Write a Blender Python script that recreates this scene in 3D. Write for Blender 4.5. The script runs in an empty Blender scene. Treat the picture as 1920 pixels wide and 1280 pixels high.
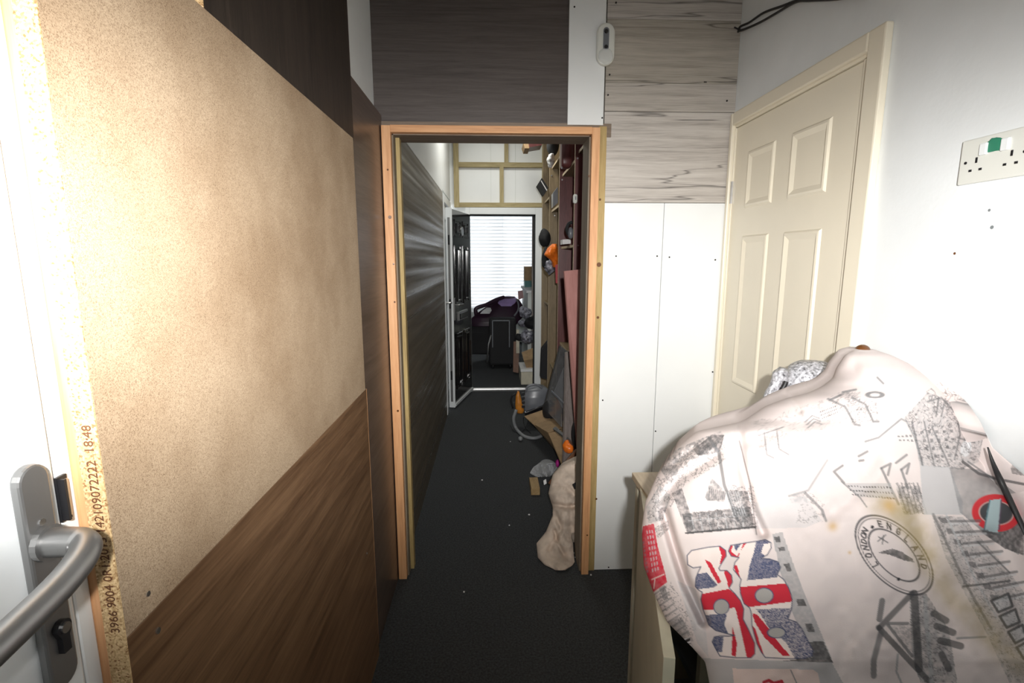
import bpy, bmesh, math, random
import numpy as np
from mathutils import Vector, Matrix
S = bpy.context.scene
COL = S.collection
PI = math.pi
rnd = random.Random(7)

# ------------------------------------------------------------------ camera
FPX = 940.0; TH = math.atan(155/FPX); HC = 1.47
YW = math.atan(39/(FPX/math.cos(TH)))
CF = np.array([math.sin(YW)*math.cos(TH), math.cos(YW)*math.cos(TH), -math.sin(TH)])
CR = np.array([math.cos(YW), -math.sin(YW), 0.0]); CU = np.cross(CR, CF)
CC = np.array([0, 0, HC])
cam = bpy.data.cameras.new('camera'); co = bpy.data.objects.new('camera', cam); COL.objects.link(co)
cam.sensor_width = 36; cam.lens = FPX/1920*36; cam.clip_start = .02
co.location = CC; co.rotation_euler = (PI/2-TH, 0, -YW)
S.camera = co

# ------------------------------------------------------------------ world, light, exposure
S.view_settings.view_transform = 'Standard'; S.view_settings.look = 'None'
S.view_settings.exposure = 0.0; S.view_settings.gamma = 1
S.view_settings.use_curve_mapping = False
w = bpy.data.worlds.new('daylight'); S.world = w; w.use_nodes = True
bg = w.node_tree.nodes['Background']; bg.inputs[0].default_value = (.93, .97, 1, 1); bg.inputs[1].default_value = 3.6

def light(name, kind, loc, rot, energy, color=(1, 1, 1), **k):
    l = bpy.data.lights.new(name, kind); l.energy = energy; l.color = color
    for a, b in k.items(): setattr(l, a, b)
    o = bpy.data.objects.new(name, l); COL.objects.link(o); o.location = loc; o.rotation_euler = rot
    return o
# the camera's flash, a little above and behind the lens
fl = light('flash', 'SPOT', (.035, -.20, 1.61), (PI/2-math.radians(9), 0, -YW+math.radians(3)), 258, (1, .985, .96),
           spot_size=math.radians(124), spot_blend=1.0, shadow_soft_size=.02)
fl.scale = (1.25, .365, 1)
# added soft ambient fill above and behind the camera, then the weak passage light
light('entrance_fill', 'AREA', (.3, -.7, 2.5), (0, 0, 0), 3, (1, .97, .93), size=.5)
light('passage_light', 'AREA', (.05, 4.5, 2.85), (0, 0, 0), 13, (1, .99, .91), size=.5)

# ------------------------------------------------------------------ helpers
def at(px, py, **k):
    d = CF + CR*(px-960)/FPX - CU*(py-640)/FPX
    a, v = list(k.items())[0]; i = 'xyz'.index(a)
    return CC + d*((v-CC[i])/d[i])
WL = {}
def wloc(o): return WL.get(o.name, Vector((0, 0, 0)))
def put(o, name_loc, parent):
    o.location = Vector(name_loc) - (wloc(parent) if parent else Vector((0, 0, 0)))
    if parent: o.parent = parent
    WL[o.name] = Vector(name_loc)
def tag(o, label=None, cat=None, group=None, kind=None):
    if label: o['label'] = label
    if cat: o['category'] = cat
    if group: o['group'] = group
    if kind: o['kind'] = kind
    return o
def empty(name, loc, label=None, cat=None, group=None, kind=None):
    o = bpy.data.objects.new(name, None); COL.objects.link(o); o.empty_display_size = .05
    put(o, loc, None)
    return tag(o, label, cat, group, kind)
def mobj(name, verts, faces, mat, parent=None, bevel=0, smooth=False, sub=0, kind=None):
    V = np.array(verts, float)
    c = (V.min(0)+V.max(0))/2; c[2] = V[:, 2].min()
    me = bpy.data.meshes.new(name); me.from_pydata((V-c).tolist(), [], faces); me.validate()
    bm = bmesh.new(); bm.from_mesh(me); bmesh.ops.recalc_face_normals(bm, faces=bm.faces); bm.to_mesh(me); bm.free()
    if smooth: me.polygons.foreach_set('use_smooth', [True]*len(me.polygons))
    if mat: me.materials.append(mat)
    o = bpy.data.objects.new(name, me); COL.objects.link(o); put(o, c, parent)
    if bevel:
        b = o.modifiers.new('b', 'BEVEL'); b.width = bevel; b.segments = 2; b.limit_method = 'ANGLE'
    if sub:
        s = o.modifiers.new('s', 'SUBSURF'); s.levels = sub; s.render_levels = sub
    if kind: o['kind'] = kind
    return o
BF = [(0, 1, 3, 2), (4, 6, 7, 5), (0, 4, 5, 1), (2, 3, 7, 6), (0, 2, 6, 4), (1, 5, 7, 3)]
def bv(x0, x1, y0, y1, z0, z1):
    return [(x, y, z) for x in (x0, x1) for y in (y0, y1) for z in (z0, z1)]
def box(name, x0, x1, y0, y1, z0, z1, mat, parent=None, bevel=0, **k):
    return mobj(name, bv(x0, x1, y0, y1, z0, z1), BF, mat, parent, bevel, **k)
def multi(name, lst, mat, parent=None, bevel=0, **k):
    V = []; F = []
    for b in lst:
        if len(b) == 6 and not isinstance(b[0], (tuple, list, np.ndarray)): vv, ff = bv(*b), BF
        else: vv, ff = b
        n = len(V); V += [tuple(v) for v in vv]; F += [tuple(i+n for i in f) for f in ff]
    return mobj(name, V, F, mat, parent, bevel, **k)
def beam_vf(a, b, wd, th, up=(0, 0, 1)):
    a = Vector(a); b = Vector(b); d = (b-a).normalized(); u = Vector(up)
    s = d.cross(u)
    if s.length < 1e-4: s = d.cross(Vector((0, 1, 0)))
    s.normalize(); u = s.cross(d).normalized()
    V = []
    for p in (a, b):
        for i in (-1, 1):
            for j in (-1, 1): V.append(tuple(p+s*i*wd/2+u*j*th/2))
    return V, BF
def beam(name, a, b, wd, th, mat, parent=None, bevel=0, up=(0, 0, 1), **k):
    V, F = beam_vf(a, b, wd, th, up); return mobj(name, V, F, mat, parent, bevel, **k)
def tube_vf(pts, r, n=10, closed=False):
    P = [Vector(p) for p in pts]; m = len(P); V = []; F = []
    R = r if isinstance(r, (list, tuple)) else [r]*m
    prev = None
    for i, p in enumerate(P):
        if closed: t = (P[(i+1) % m]-P[i-1]).normalized()
        else: t = (P[min(i+1, m-1)]-P[max(i-1, 0)]).normalized()
        if prev is None:
            u = t.cross(Vector((0, 0, 1)));
            if u.length < .01: u = t.cross(Vector((0, 1, 0)))
        else: u = prev-t*prev.dot(t)
        u.normalize(); prev = u; v = t.cross(u)
        for k in range(n):
            a = 2*PI*k/n; V.append(tuple(p+(u*math.cos(a)+v*math.sin(a))*R[i]))
    for i in range(m if closed else m-1):
        j = (i+1) % m
        for k in range(n):
            F.append((i*n+k, i*n+(k+1) % n, j*n+(k+1) % n, j*n+k))
    if not closed:
        F.append(tuple(range(n))[::-1]); F.append(tuple((m-1)*n+k for k in range(n)))
    return V, F
def tube(name, pts, r, mat, parent=None, n=10, closed=False, **k):
    V, F = tube_vf(pts, r, n, closed); return mobj(name, V, F, mat, parent, smooth=True, **k)
def spline(pts, n=8):
    P = [np.array(p, float) for p in pts]; P = [2*P[0]-P[1]]+P+[2*P[-1]-P[-2]]; out = []
    for i in range(1, len(P)-2):
        for s in range(n):
            t = s/n; a, b, c, d = P[i-1:i+3]
            out.append(.5*((2*b)+(c-a)*t+(2*a-5*b+4*c-d)*t*t+(3*b-a-3*c+d)*t**3))
    out.append(P[-2]); return out
def prism(name, poly, axis, a0, a1, mat, parent=None, bevel=0, **k):
    """polygon given in the two other axes, extruded along axis"""
    V = []
    for a in (a0, a1):
        for u, v in poly:
            V.append({'x': (a, u, v), 'y': (u, a, v), 'z': (u, v, a)}[axis])
    n = len(poly); F = [tuple(range(n)), tuple(range(2*n-1, n-1, -1))]
    F += [(i, (i+1) % n, n+(i+1) % n, n+i) for i in range(n)]
    return mobj(name, V, F, mat, parent, bevel, **k)
def disc_vf(c, axis, r, h, n=12, r2=None):
    c = Vector(c); a = Vector(axis).normalized()
    return tube_vf([c, c+a*h], [r, r if r2 is None else r2], n)
def hnoise(p, s, seed=0):
    """cheap smooth noise from sines"""
    p = np.asarray(p, float)*s; r = np.random.RandomState(seed); o = np.zeros(p.shape[:-1])
    for k in range(7):
        d = r.normal(size=p.shape[-1]); f = 1.0+.55*k
        o += np.sin(p@d*f+r.rand()*6.28)/f
    return o/2.2
_RT = np.random.RandomState(5).rand(4096)
def vn(x, y, seed=0, octs=3):
    o = 0.; a = .5; tot = 0.
    for k in range(octs):
        xi = np.floor(x).astype(np.int64); yi = np.floor(y).astype(np.int64); fx = x-xi; fy = y-yi
        fx = fx*fx*(3-2*fx); fy = fy*fy*(3-2*fy)
        h = lambda i, j: _RT[(i*73+j*1999+seed*337+k*911) & 4095]
        o = o+a*((h(xi, yi)*(1-fx)+h(xi+1, yi)*fx)*(1-fy)+(h(xi, yi+1)*(1-fx)+h(xi+1, yi+1)*fx)*fy); tot += a
        x = x*2.03+5; y = y*2.03+3; a *= .5
    return o/tot
def blob(name, c, rad, mat, parent=None, amp=.15, fs=8, seed=1, rings=22, segs=32, flat=None, pw=1.0):
    V = []; F = []
    for i in range(rings+1):
        ph = PI*i/rings
        for j in range(segs):
            t = 2*PI*j/segs
            d = np.array([math.sin(ph)*math.cos(t), math.sin(ph)*math.sin(t), math.cos(ph)])
            d = np.sign(d)*np.abs(d)**pw
            V.append(np.array(c)+d*np.array(rad))
    V = np.array(V); n = hnoise(V, fs, seed)+.4*hnoise(V, fs*3, seed+5)
    V = np.array(c)+(V-np.array(c))*(1+amp*n)[:, None]
    if flat is not None: V[:, 2] = np.maximum(V[:, 2], flat)
    for i in range(rings):
        for j in range(segs):
            F.append((i*segs+j, i*segs+(j+1) % segs, (i+1)*segs+(j+1) % segs, (i+1)*segs+j))
    me = mobj(name, V, F, mat, parent, smooth=True)
    return me
def text(name, s, size, mat, M, parent=None, extrude=.0002):
    cu = bpy.data.curves.new(name, 'FONT'); cu.body = s; cu.size = size; cu.extrude = extrude
    cu.resolution_u = 3
    t = bpy.data.objects.new(name+'_tmp', cu); COL.objects.link(t)
    dg = bpy.context.evaluated_depsgraph_get(); me = bpy.data.meshes.new_from_object(t.evaluated_get(dg))
    bpy.data.objects.remove(t); me.name = name
    me.materials.clear(); me.materials.append(mat)
    o = bpy.data.objects.new(name, me); COL.objects.link(o)
    Mw = M
    if parent:
        o.parent = parent; Mw = Matrix.Translation(-wloc(parent)) @ M
    o.matrix_local = Mw
    return o

# ------------------------------------------------------------------ materials
def newmat(name):
    m = bpy.data.materials.new(name); m.use_nodes = True
    nt = m.node_tree; b = nt.nodes['Principled BSDF']
    return m, nt, b
def plain(name, col, rough=.6, metal=0, noise=0.0, ns=30, bump=0.0, bs=200, coat=0, alpha=None, trans=0):
    m, nt, b = newmat(name); N = nt.nodes; L = nt.links
    b.inputs['Base Color'].default_value = (*col, 1); b.inputs['Roughness'].default_value = rough
    b.inputs['Metallic'].default_value = metal
    if coat: b.inputs['Coat Weight'].default_value = coat
    if trans: b.inputs['Transmission Weight'].default_value = trans
    tc = N.new('ShaderNodeTexCoord')
    if noise:
        n = N.new('ShaderNodeTexNoise'); n.inputs['Scale'].default_value = ns; n.inputs['Detail'].default_value = 6
        L.new(tc.outputs['Object'], n.inputs['Vector'])
        r = N.new('ShaderNodeValToRGB'); r.color_ramp.elements[0].position = .3; r.color_ramp.elements[1].position = .7
        r.color_ramp.elements[0].color = (*[c*(1-noise) for c in col], 1)
        r.color_ramp.elements[1].color = (*[min(1, c*(1+noise)) for c in col], 1)
        L.new(n.outputs['Fac'], r.inputs[0]); L.new(r.outputs[0], b.inputs['Base Color'])
    if bump:
        n2 = N.new('ShaderNodeTexNoise'); n2.inputs['Scale'].default_value = bs; n2.inputs['Detail'].default_value = 4
        L.new(tc.outputs['Object'], n2.inputs['Vector'])
        bp = N.new('ShaderNodeBump'); bp.inputs['Strength'].default_value = bump; bp.inputs['Distance'].default_value = .002
        L.new(n2.outputs['Fac'], bp.inputs['Height']); L.new(bp.outputs[0], b.inputs['Normal'])
    return m
def wood(name, c1, c2, grain='x', rough=.5, s=14, stretch=10, knots=0, crack=0, bump=.15, c3=None, ribs=0, rvar=0):
    m, nt, b = newmat(name); N = nt.nodes; L = nt.links
    b.inputs['Roughness'].default_value = rough
    tc = N.new('ShaderNodeTexCoord'); mp = N.new('ShaderNodeMapping')
    sc = [s, s, s]; sc['xyz'.index(grain)] = s/stretch; mp.inputs['Scale'].default_value = sc
    L.new(tc.outputs['Object'], mp.inputs['Vector'])
    n = N.new('ShaderNodeTexNoise'); n.inputs['Scale'].default_value = 1; n.inputs['Detail'].default_value = 8
    n.inputs['Roughness'].default_value = .65; n.inputs['Distortion'].default_value = .6
    L.new(mp.outputs[0], n.inputs['Vector'])
    n2 = N.new('ShaderNodeTexNoise'); n2.inputs['Scale'].default_value = 7; n2.inputs['Detail'].default_value = 5
    L.new(mp.outputs[0], n2.inputs['Vector'])
    mx = N.new('ShaderNodeMath'); mx.operation = 'MULTIPLY_ADD'; mx.inputs[1].default_value = .45
    L.new(n2.outputs['Fac'], mx.inputs[0]); L.new(n.outputs['Fac'], mx.inputs[2])
    r = N.new('ShaderNodeValToRGB'); e = r.color_ramp.elements
    e[0].position = .52; e[0].color = (*c1, 1); e[1].position = .95; e[1].color = (*c2, 1)
    if c3: q = e.new(.72); q.color = (*c3, 1)
    L.new(mx.outputs[0], r.inputs[0]); out = r.outputs[0]
    if knots:
        v = N.new('ShaderNodeTexVoronoi'); v.inputs['Scale'].default_value = knots; v.feature = 'F1'
        mk = N.new('ShaderNodeMapping'); s2 = [1, 1, 1]; s2['xyz'.index(grain)] = .35; mk.inputs['Scale'].default_value = s2
        L.new(tc.outputs['Object'], mk.inputs['Vector']); L.new(mk.outputs[0], v.inputs['Vector'])
        rr = N.new('ShaderNodeValToRGB'); rr.color_ramp.elements[0].position = .0; rr.color_ramp.elements[0].color = (1, 1, 1, 1)
        rr.color_ramp.elements[1].position = .10; rr.color_ramp.elements[1].color = (0, 0, 0, 1)
        L.new(v.outputs['Distance'], rr.inputs[0])
        mm = N.new('ShaderNodeMix'); mm.data_type = 'RGBA'
        mm.inputs[7].default_value = (*[c*.3 for c in c1], 1)
        L.new(rr.outputs[0], mm.inputs[0]); L.new(out, mm.inputs[6]); out = mm.outputs[2]
    if crack:
        wv = N.new('ShaderNodeTexNoise'); wv.inputs['Scale'].default_value = 1.0; wv.inputs['Detail'].default_value = 4
        mk = N.new('ShaderNodeMapping'); s2 = [8, 8, 8]; s2['xyz'.index(grain)] = .45; mk.inputs['Scale'].default_value = s2
        mk.inputs['Location'].default_value = (crack, crack*2, crack*3)
        L.new(tc.outputs['Object'], mk.inputs['Vector']); L.new(mk.outputs[0], wv.inputs['Vector'])
        rr = N.new('ShaderNodeValToRGB'); q = rr.color_ramp.elements
        q[0].position = .492; q[0].color = (0, 0, 0, 1); q[1].position = .508; q[1].color = (0, 0, 0, 1)
        z = q.new(.50); z.color = (.75, .75, .75, 1)
        L.new(wv.outputs['Fac'], rr.inputs[0])
        mm = N.new('ShaderNodeMix'); mm.data_type = 'RGBA'; mm.inputs[7].default_value = (*[c*.25 for c in c1], 1)
        L.new(rr.outputs[0], mm.inputs[0]); L.new(out, mm.inputs[6]); out = mm.outputs[2]
    L.new(out, b.inputs['Base Color'])
    bp = N.new('ShaderNodeBump'); bp.inputs['Strength'].default_value = bump; bp.inputs['Distance'].default_value = .002
    L.new(mx.outputs[0], bp.inputs['Height']); hn = bp
    if rvar:
        mk = N.new('ShaderNodeMapping'); s2 = [11, 11, 11]; s2['xyz'.index(grain)] = .12; mk.inputs['Scale'].default_value = s2
        L.new(tc.outputs['Object'], mk.inputs['Vector'])
        nr = N.new('ShaderNodeTexNoise'); nr.inputs['Scale'].default_value = 1; nr.inputs['Detail'].default_value = 3; L.new(mk.outputs[0], nr.inputs['Vector'])
        mr = N.new('ShaderNodeMapRange'); mr.inputs[1].default_value = .40; mr.inputs[2].default_value = .60; mr.inputs[3].default_value = rough; mr.inputs[4].default_value = rough+rvar
        L.new(nr.outputs['Fac'], mr.inputs[0]); L.new(mr.outputs[0], b.inputs['Roughness'])
    if ribs:
        wt = N.new('ShaderNodeTexWave'); wt.bands_direction = 'Y'; wt.inputs['Scale'].default_value = ribs; wt.inputs['Distortion'].default_value = 3
        L.new(tc.outputs['Object'], wt.inputs['Vector'])
        b2 = N.new('ShaderNodeBump'); b2.inputs['Strength'].default_value = .07; b2.inputs['Distance'].default_value = .002
        L.new(wt.outputs['Fac'], b2.inputs['Height']); L.new(bp.outputs[0], b2.inputs['Normal']); hn = b2
    L.new(hn.outputs[0], b.inputs['Normal'])
    return m
def chipmat(name, c, c2, dark, sc=260):
    m, nt, b = newmat(name); N = nt.nodes; L = nt.links; b.inputs['Roughness'].default_value = .75
    tc = N.new('ShaderNodeTexCoord')
    v = N.new('ShaderNodeTexVoronoi'); v.inputs['Scale'].default_value = sc; L.new(tc.outputs['Object'], v.inputs['Vector'])
    r = N.new('ShaderNodeValToRGB'); e = r.color_ramp.elements
    e[0].position = .02; e[0].color = (*dark, 1); e[1].position = 1; e[1].color = (*c2, 1)
    q = e.new(.22); q.color = (*c, 1)
    sep = N.new('ShaderNodeSeparateColor'); L.new(v.outputs['Color'], sep.inputs[0]); L.new(sep.outputs[0], r.inputs[0])
    n = N.new('ShaderNodeTexNoise'); n.inputs['Scale'].default_value = 3.2; n.inputs['Detail'].default_value = 6; n.inputs['Roughness'].default_value = .6
    L.new(tc.outputs['Object'], n.inputs['Vector'])
    r2 = N.new('ShaderNodeValToRGB'); r2.color_ramp.elements[0].position = .35; r2.color_ramp.elements[0].color = (.62, .55, .47, 1)
    r2.color_ramp.elements[1].position = .6; r2.color_ramp.elements[1].color = (1, 1, 1, 1)
    L.new(n.outputs['Fac'], r2.inputs[0])
    mx = N.new('ShaderNodeMix'); mx.data_type = 'RGBA'; mx.blend_type = 'MULTIPLY'; mx.inputs[0].default_value = .7
    L.new(r.outputs[0], mx.inputs[6]); L.new(r2.outputs[0], mx.inputs[7]); L.new(mx.outputs[2], b.inputs['Base Color'])
    bp = N.new('ShaderNodeBump'); bp.inputs['Strength'].default_value = .2; bp.inputs['Distance'].default_value = .001
    L.new(sep.outputs[1], bp.inputs['Height']); L.new(bp.outputs[0], b.inputs['Normal'])
    return m
M = {}
M['wallwhite'] = plain('painted_plaster', (.80, .83, .84), .7, noise=.035, ns=5, bump=.25, bs=60)
M['wallgrey'] = plain('painted_board', (.72, .75, .72), .6, noise=.05, ns=3)
M['melamine'] = plain('white_melamine', (.86, .88, .88), .35, noise=.02, ns=4)
M['upvc'] = plain('white_plastic_frame', (.84, .87, .88), .3)
M['ceil'] = plain('ceiling_paint', (.6, .6, .58), .9, bump=.2, bs=30)
M['chip'] = chipmat('chipboard', (.39, .285, .185), (.54, .41, .28), (.27, .185, .115), 900)
M['chipedge'] = chipmat('chipboard_edge', (.55, .36, .17), (.85, .64, .36), (.30, .15, .06), 480)
M['pine'] = wood('orange_pine', (.55, .26, .115), (.80, .46, .24), 'z', .5, 34, 20, knots=5.5, c3=(.69, .36, .17))
M['pineX'] = wood('orange_pine_header', (.55, .26, .115), (.80, .46, .24), 'x', .5, 34, 20, knots=5, c3=(.69, .36, .17))
M['treated'] = wood('green_treated_timber', (.30, .21, .085), (.50, .38, .17), 'z', .65, 30, 12, knots=6, c3=(.42, .30, .12))
M['treatedX'] = wood('green_treated_timber_rail', (.30, .235, .11), (.50, .415, .23), 'x', .65, 30, 12, knots=5, c3=(.41, .335, .17))
M['treatedZ'] = wood('green_treated_timber_post', (.30, .235, .11), (.50, .415, .23), 'z', .65, 30, 12, knots=5, c3=(.41, .335, .17))
M['reveal'] = wood('weathered_reveal_timber', (.16, .125, .09), (.28, .235, .175), 'z', .7, 30, 12)
M['revealX'] = wood('weathered_lintel_timber', (.17, .125, .09), (.28, .22, .17), 'x', .7, 30, 12)
M['oak'] = wood('brown_oak_laminate', (.10, .048, .020), (.27, .155, .080), 'y', .42, 30, 20, c3=(.175, .095, .046), bump=.1)
M['walnut'] = wood('grey_brown_laminate', (.06, .042, .032), (.15, .108, .085), 'y', .3, 34, 20, c3=(.105, .073, .057), bump=.1)
M['passage'] = wood('passage_laminate', (.10, .078, .052), (.19, .155, .11), 'y', .27, 30, 30, c3=(.14, .115, .08), ribs=60, bump=.10, rvar=.4)
M['darkv'] = wood('dark_vertical_laminate', (.018, .013, .010), (.052, .037, .028), 'z', .5, 40, 12, c3=(.034, .024, .018), bump=.2)
M['darkh'] = wood('dark_horizontal_laminate', (.066, .054, .050), (.122, .101, .094), 'x', .45, 60, 26, c3=(.092, .076, .070), bump=.2)
M['greyoak'] = wood('pale_grey_oak_laminate', (.36, .325, .295), (.62, .585, .54), 'x', .5, 42, 26, c3=(.52, .48, .44), crack=1.3, bump=.15)
M['greyoak2'] = wood('pale_grey_oak_laminate_b', (.33, .295, .26), (.58, .54, .49), 'x', .5, 42, 26, c3=(.47, .43, .385), crack=4.1, bump=.15)
M['greyoak3'] = wood('pale_grey_oak_laminate_c', (.30, .27, .225), (.53, .49, .42), 'x', .5, 42, 26, c3=(.43, .39, .335), crack=7.7, bump=.15)
M['carpet'] = plain('charcoal_carpet', (.040, .043, .046), .95, noise=.5, ns=130, bump=1.0, bs=400)
M['cream'] = plain('cream_gloss_paint', (.83, .765, .62), .35, noise=.02, ns=6)
M['steel'] = plain('brushed_steel', (.62, .62, .62), .28, 1, noise=.06, ns=40)
M['satin'] = plain('satin_aluminium', (.30, .30, .30), .40, .85)
M['dark'] = plain('dark_plastic', (.012, .012, .014), .4)
M['black'] = plain('black_gloss', (.012, .011, .012), .15, coat=.5)
M['blackm'] = plain('black_matt', (.016, .016, .018), .8)
M['screw'] = plain('screw_black', (.03, .028, .027), .4, .6)
M['mahog'] = wood('mahogany_laminate', (.085, .022, .022), (.17, .055, .052), 'z', .35, 18, 8, c3=(.12, .034, .034), bump=.08)
M['olive'] = wood('brown_shelf_board', (.16, .115, .06), (.28, .205, .115), 'z', .5, 18, 8, bump=.08)
M['raw'] = plain('raw_board_edge', (.50, .40, .27), .7, noise=.2, ns=60)
M['pinkboard'] = wood('pink_primed_board', (.38, .17, .15), (.52, .26, .235), 'z', .5, 12, 6, bump=.08)
M['greyboard'] = wood('grey_plank', (.17, .14, .13), (.30, .26, .24), 'z', .6, 18, 10)
M['orange'] = plain('orange_plastic_bag', (.95, .20, .02), .35, noise=.15, ns=30)
M['red'] = plain('red_strap', (.42, .02, .03), .5)
M['grey'] = plain('grey_plastic', (.17, .18, .20), .3, noise=.1, ns=20)
M['hose'] = plain('grey_hose', (.26, .27, .28), .4)
M['card'] = plain('brown_cardboard', (.36, .24, .13), .8, noise=.15, ns=20)
M['cardl'] = plain('pale_carton', (.62, .58, .46), .6, noise=.08, ns=20)
M['purple'] = plain('purple_leather', (.032, .011, .026), .35, noise=.15, ns=12, bump=.3, bs=90)
M['purple_lit'] = plain('purple_leather_lit', (.42, .30, .60), .3, noise=.1, ns=10)  # purple leather where light falls on it, the brightness put into the colour
M['sheet'] = plain('dust_sheet_cotton', (.68, .56, .46), .85, noise=.22, ns=11, bump=.4, bs=300)
M['block'] = wood('pine_offcut', (.30, .19, .08), (.50, .35, .17), 'y', .7, 40, 6)
M['cabwood'] = wood('pale_cabinet_top', (.42, .33, .22), (.60, .50, .37), 'y', .5, 18, 8, bump=.1)
M['cabcream'] = plain('cream_cabinet_laminate', (.60, .55, .42), .45, noise=.08, ns=8)
M['cabedge'] = plain('pale_cabinet_edge', (.80, .76, .58), .5, noise=.10, ns=14)
M['cabin'] = plain('grey_cabinet_interior', (.20, .22, .23), .6)
M['fluff'] = plain('silver_tinsel_fabric', (.46, .46, .49), .4, .2, noise=.8, ns=130, bump=1.0, bs=160)
M['magenta'] = plain('magenta_plastic', (.45, .02, .25), .4)
M['tan'] = plain('tan_handle_wood', (.16, .07, .035), .5, noise=.2, ns=20)
M['green'] = plain('green_leaves', (.20, .30, .06), .6)
M['socket'] = plain('yellowed_white_plastic', (.74, .75, .70), .3)
M['stain'] = plain('green_stain', (.03, .22, .13), .6)
M['teal'] = plain('teal_print', (.05, .20, .20), .5)
M['paper'] = plain('white_paper', (.8, .8, .8), .7)
M['pinkc'] = plain('pink_card', (.55, .34, .34), .7)
M['ink'] = plain('brown_ink', (.13, .05, .02), .7)
M['amber'] = plain('brown_wood_knob', (.13, .05, .015), .3)
M['strap'] = plain('black_strap', (.015, .015, .016), .5)
M['mixed'] = plain('crumpled_plastic', (.20, .20, .24), .25, noise=.9, ns=28, bump=1, bs=30)
# thin clear plastic
def clear(name, col=(.9, .92, .95), a=.35, rough=.12):
    m, nt, b = newmat(name); b.inputs['Base Color'].default_value = (*col, 1); b.inputs['Roughness'].default_value = rough
    b.inputs['Alpha'].default_value = a
    return m
M['clear'] = clear('clear_polythene', a=.30)
M['acryl'] = clear('smoky_acrylic', (.30, .31, .33), .55, .12)
m, nt, b = newmat('window_glass'); b.inputs['Transmission Weight'].default_value = 1; b.inputs['Roughness'].default_value = 0; b.inputs['IOR'].default_value = 1.01; M['glass'] = m
m, nt, b = newmat('blind_slat'); N = nt.nodes; L = nt.links
tr = N.new('ShaderNodeBsdfTranslucent'); tr.inputs[0].default_value = (.95, .96, .97, 1)
df = N.new('ShaderNodeBsdfDiffuse'); df.inputs[0].default_value = (.8, .8, .8, 1)
mx = N.new('ShaderNodeMixShader'); mx.inputs[0].default_value = .62
L.new(df.outputs[0], mx.inputs[1]); L.new(tr.outputs[0], mx.inputs[2]); L.new(mx.outputs[0], N['Material Output'].inputs[0]); M['slat'] = m

# ------------------------------------------------------------------ the shell
WX0, WX1 = -.47, 1.02            # entrance lobby walls
YB = 2.19                        # face of cross wall
CX0, CX1 = -.425, .92            # passage walls
YE = 5.50                        # end wall of the passage
ZC = 2.75; ZC2 = 3.0
st = lambda o: tag(o, kind='structure')
floor = st(box('floor', -2.6, 2.4, -1.6, 9.4, -.1, 0, M['carpet']))
st(multi('ceiling', [(-.7, 1.3, -1.6, 2.32, ZC, ZC+.1)], M['ceil']))
st(multi('ceiling', [(-.7, 1.3, 2.32, 5.6, ZC2, ZC2+.1)], M['ceil']))
st(multi('ceiling', [(-2.6, 2.4, 5.6, 9.4, 2.7, 2.8)], M['ceil']))
wall_left = st(multi('wall_left', [(WX0-.2, WX0, .56, 2.3, 0, ZC), (WX0-.2, WX0-.06, -1.6, .56, 2.2, ZC), (WX0-.2, WX0, -1.6, -.62, 0, ZC)], M['wallwhite']))
wall_right = st(multi('wall_right', [(WX1, WX1+.2, -1.6, 1.38, 0, ZC), (WX1, WX1+.2, 1.38, 2.3, 2.02, ZC), (WX1, WX1+.2, 2.165, 2.3, 0, 2.02)], M['wallwhite']))
wall_front = st(box('wall_front', -.7, 1.3, -1.7, -1.6, 0, ZC, M['wallwhite']))

# cross wall with the timber-framed opening
OX0, OX1, OZ = -.402, .415, 1.972
wall_back = st(multi('wall_back', [(-.7, -.46, YB+.02, YB+.12, 0, ZC), (.50, 1.3, YB+.02, YB+.12, 0, ZC), (-.46, .50, YB+.02, YB+.12, 2.02, ZC)], M['wallgrey']))
box('panel', WX0, .317, YB-.012, YB+.02, 2.008, ZC, M['darkh'], wall_back, .001)['label'] = 'dark grey-brown wood grain panel above the opening'
p = box('panel', .317, .465, YB-.022, YB+.02, 2.014, ZC, M['melamine'], wall_back, .001); p['label'] = 'narrow white panel beside the dark panel'
pw = [p]
for z0, z1, mm in ((1.706, 2.070, 'greyoak'), (2.072, 2.181, 'greyoak2'), (2.182, 2.42, 'greyoak3'), (2.421, ZC, 'greyoak')):
    q = box('panel', .472, WX1, YB-.012, YB+.02, z0, z1, M[mm], wall_back, .0012); q['label'] = 'pale grey oak effect board'; pw.append(q)
for x0, x1 in ((.478, .7385), (.741, WX1)):
    q = box('panel', x0, x1, YB-.015, YB+.02, .0, 1.704, M['melamine'], wall_back, .0012); q['label'] = 'tall white panel'; pw.append(q)
def screw(px, py, Y, par, r=.0035):
    c = at(px, py, y=Y); V, F = disc_vf(c+np.array([0, .001, 0]), (0, -1, 0), r, .003, 8); return mobj('screw', V, F, M['screw'], par)
for px, py, i in ((1077, 13, 0), (1129, 221, 0), (1155, 5, 3), (1143, 140, 3), (1140, 178, 2), (1363, 189, 2), (1155, 480, 5), (1232, 480, 5), (1255, 482, 6), (1341, 487, 6), (1336, 697, 6), (1229, 808, 5), (1130, 750, 5), (1141, 1063, 5)):
    screw(px, py, YB-.015-(.007 if i == 0 else 0), pw[i])
box('notch', .880, .892, YB-.0135, YB-.011, 2.186, 2.190, M['screw'], pw[3])
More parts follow.
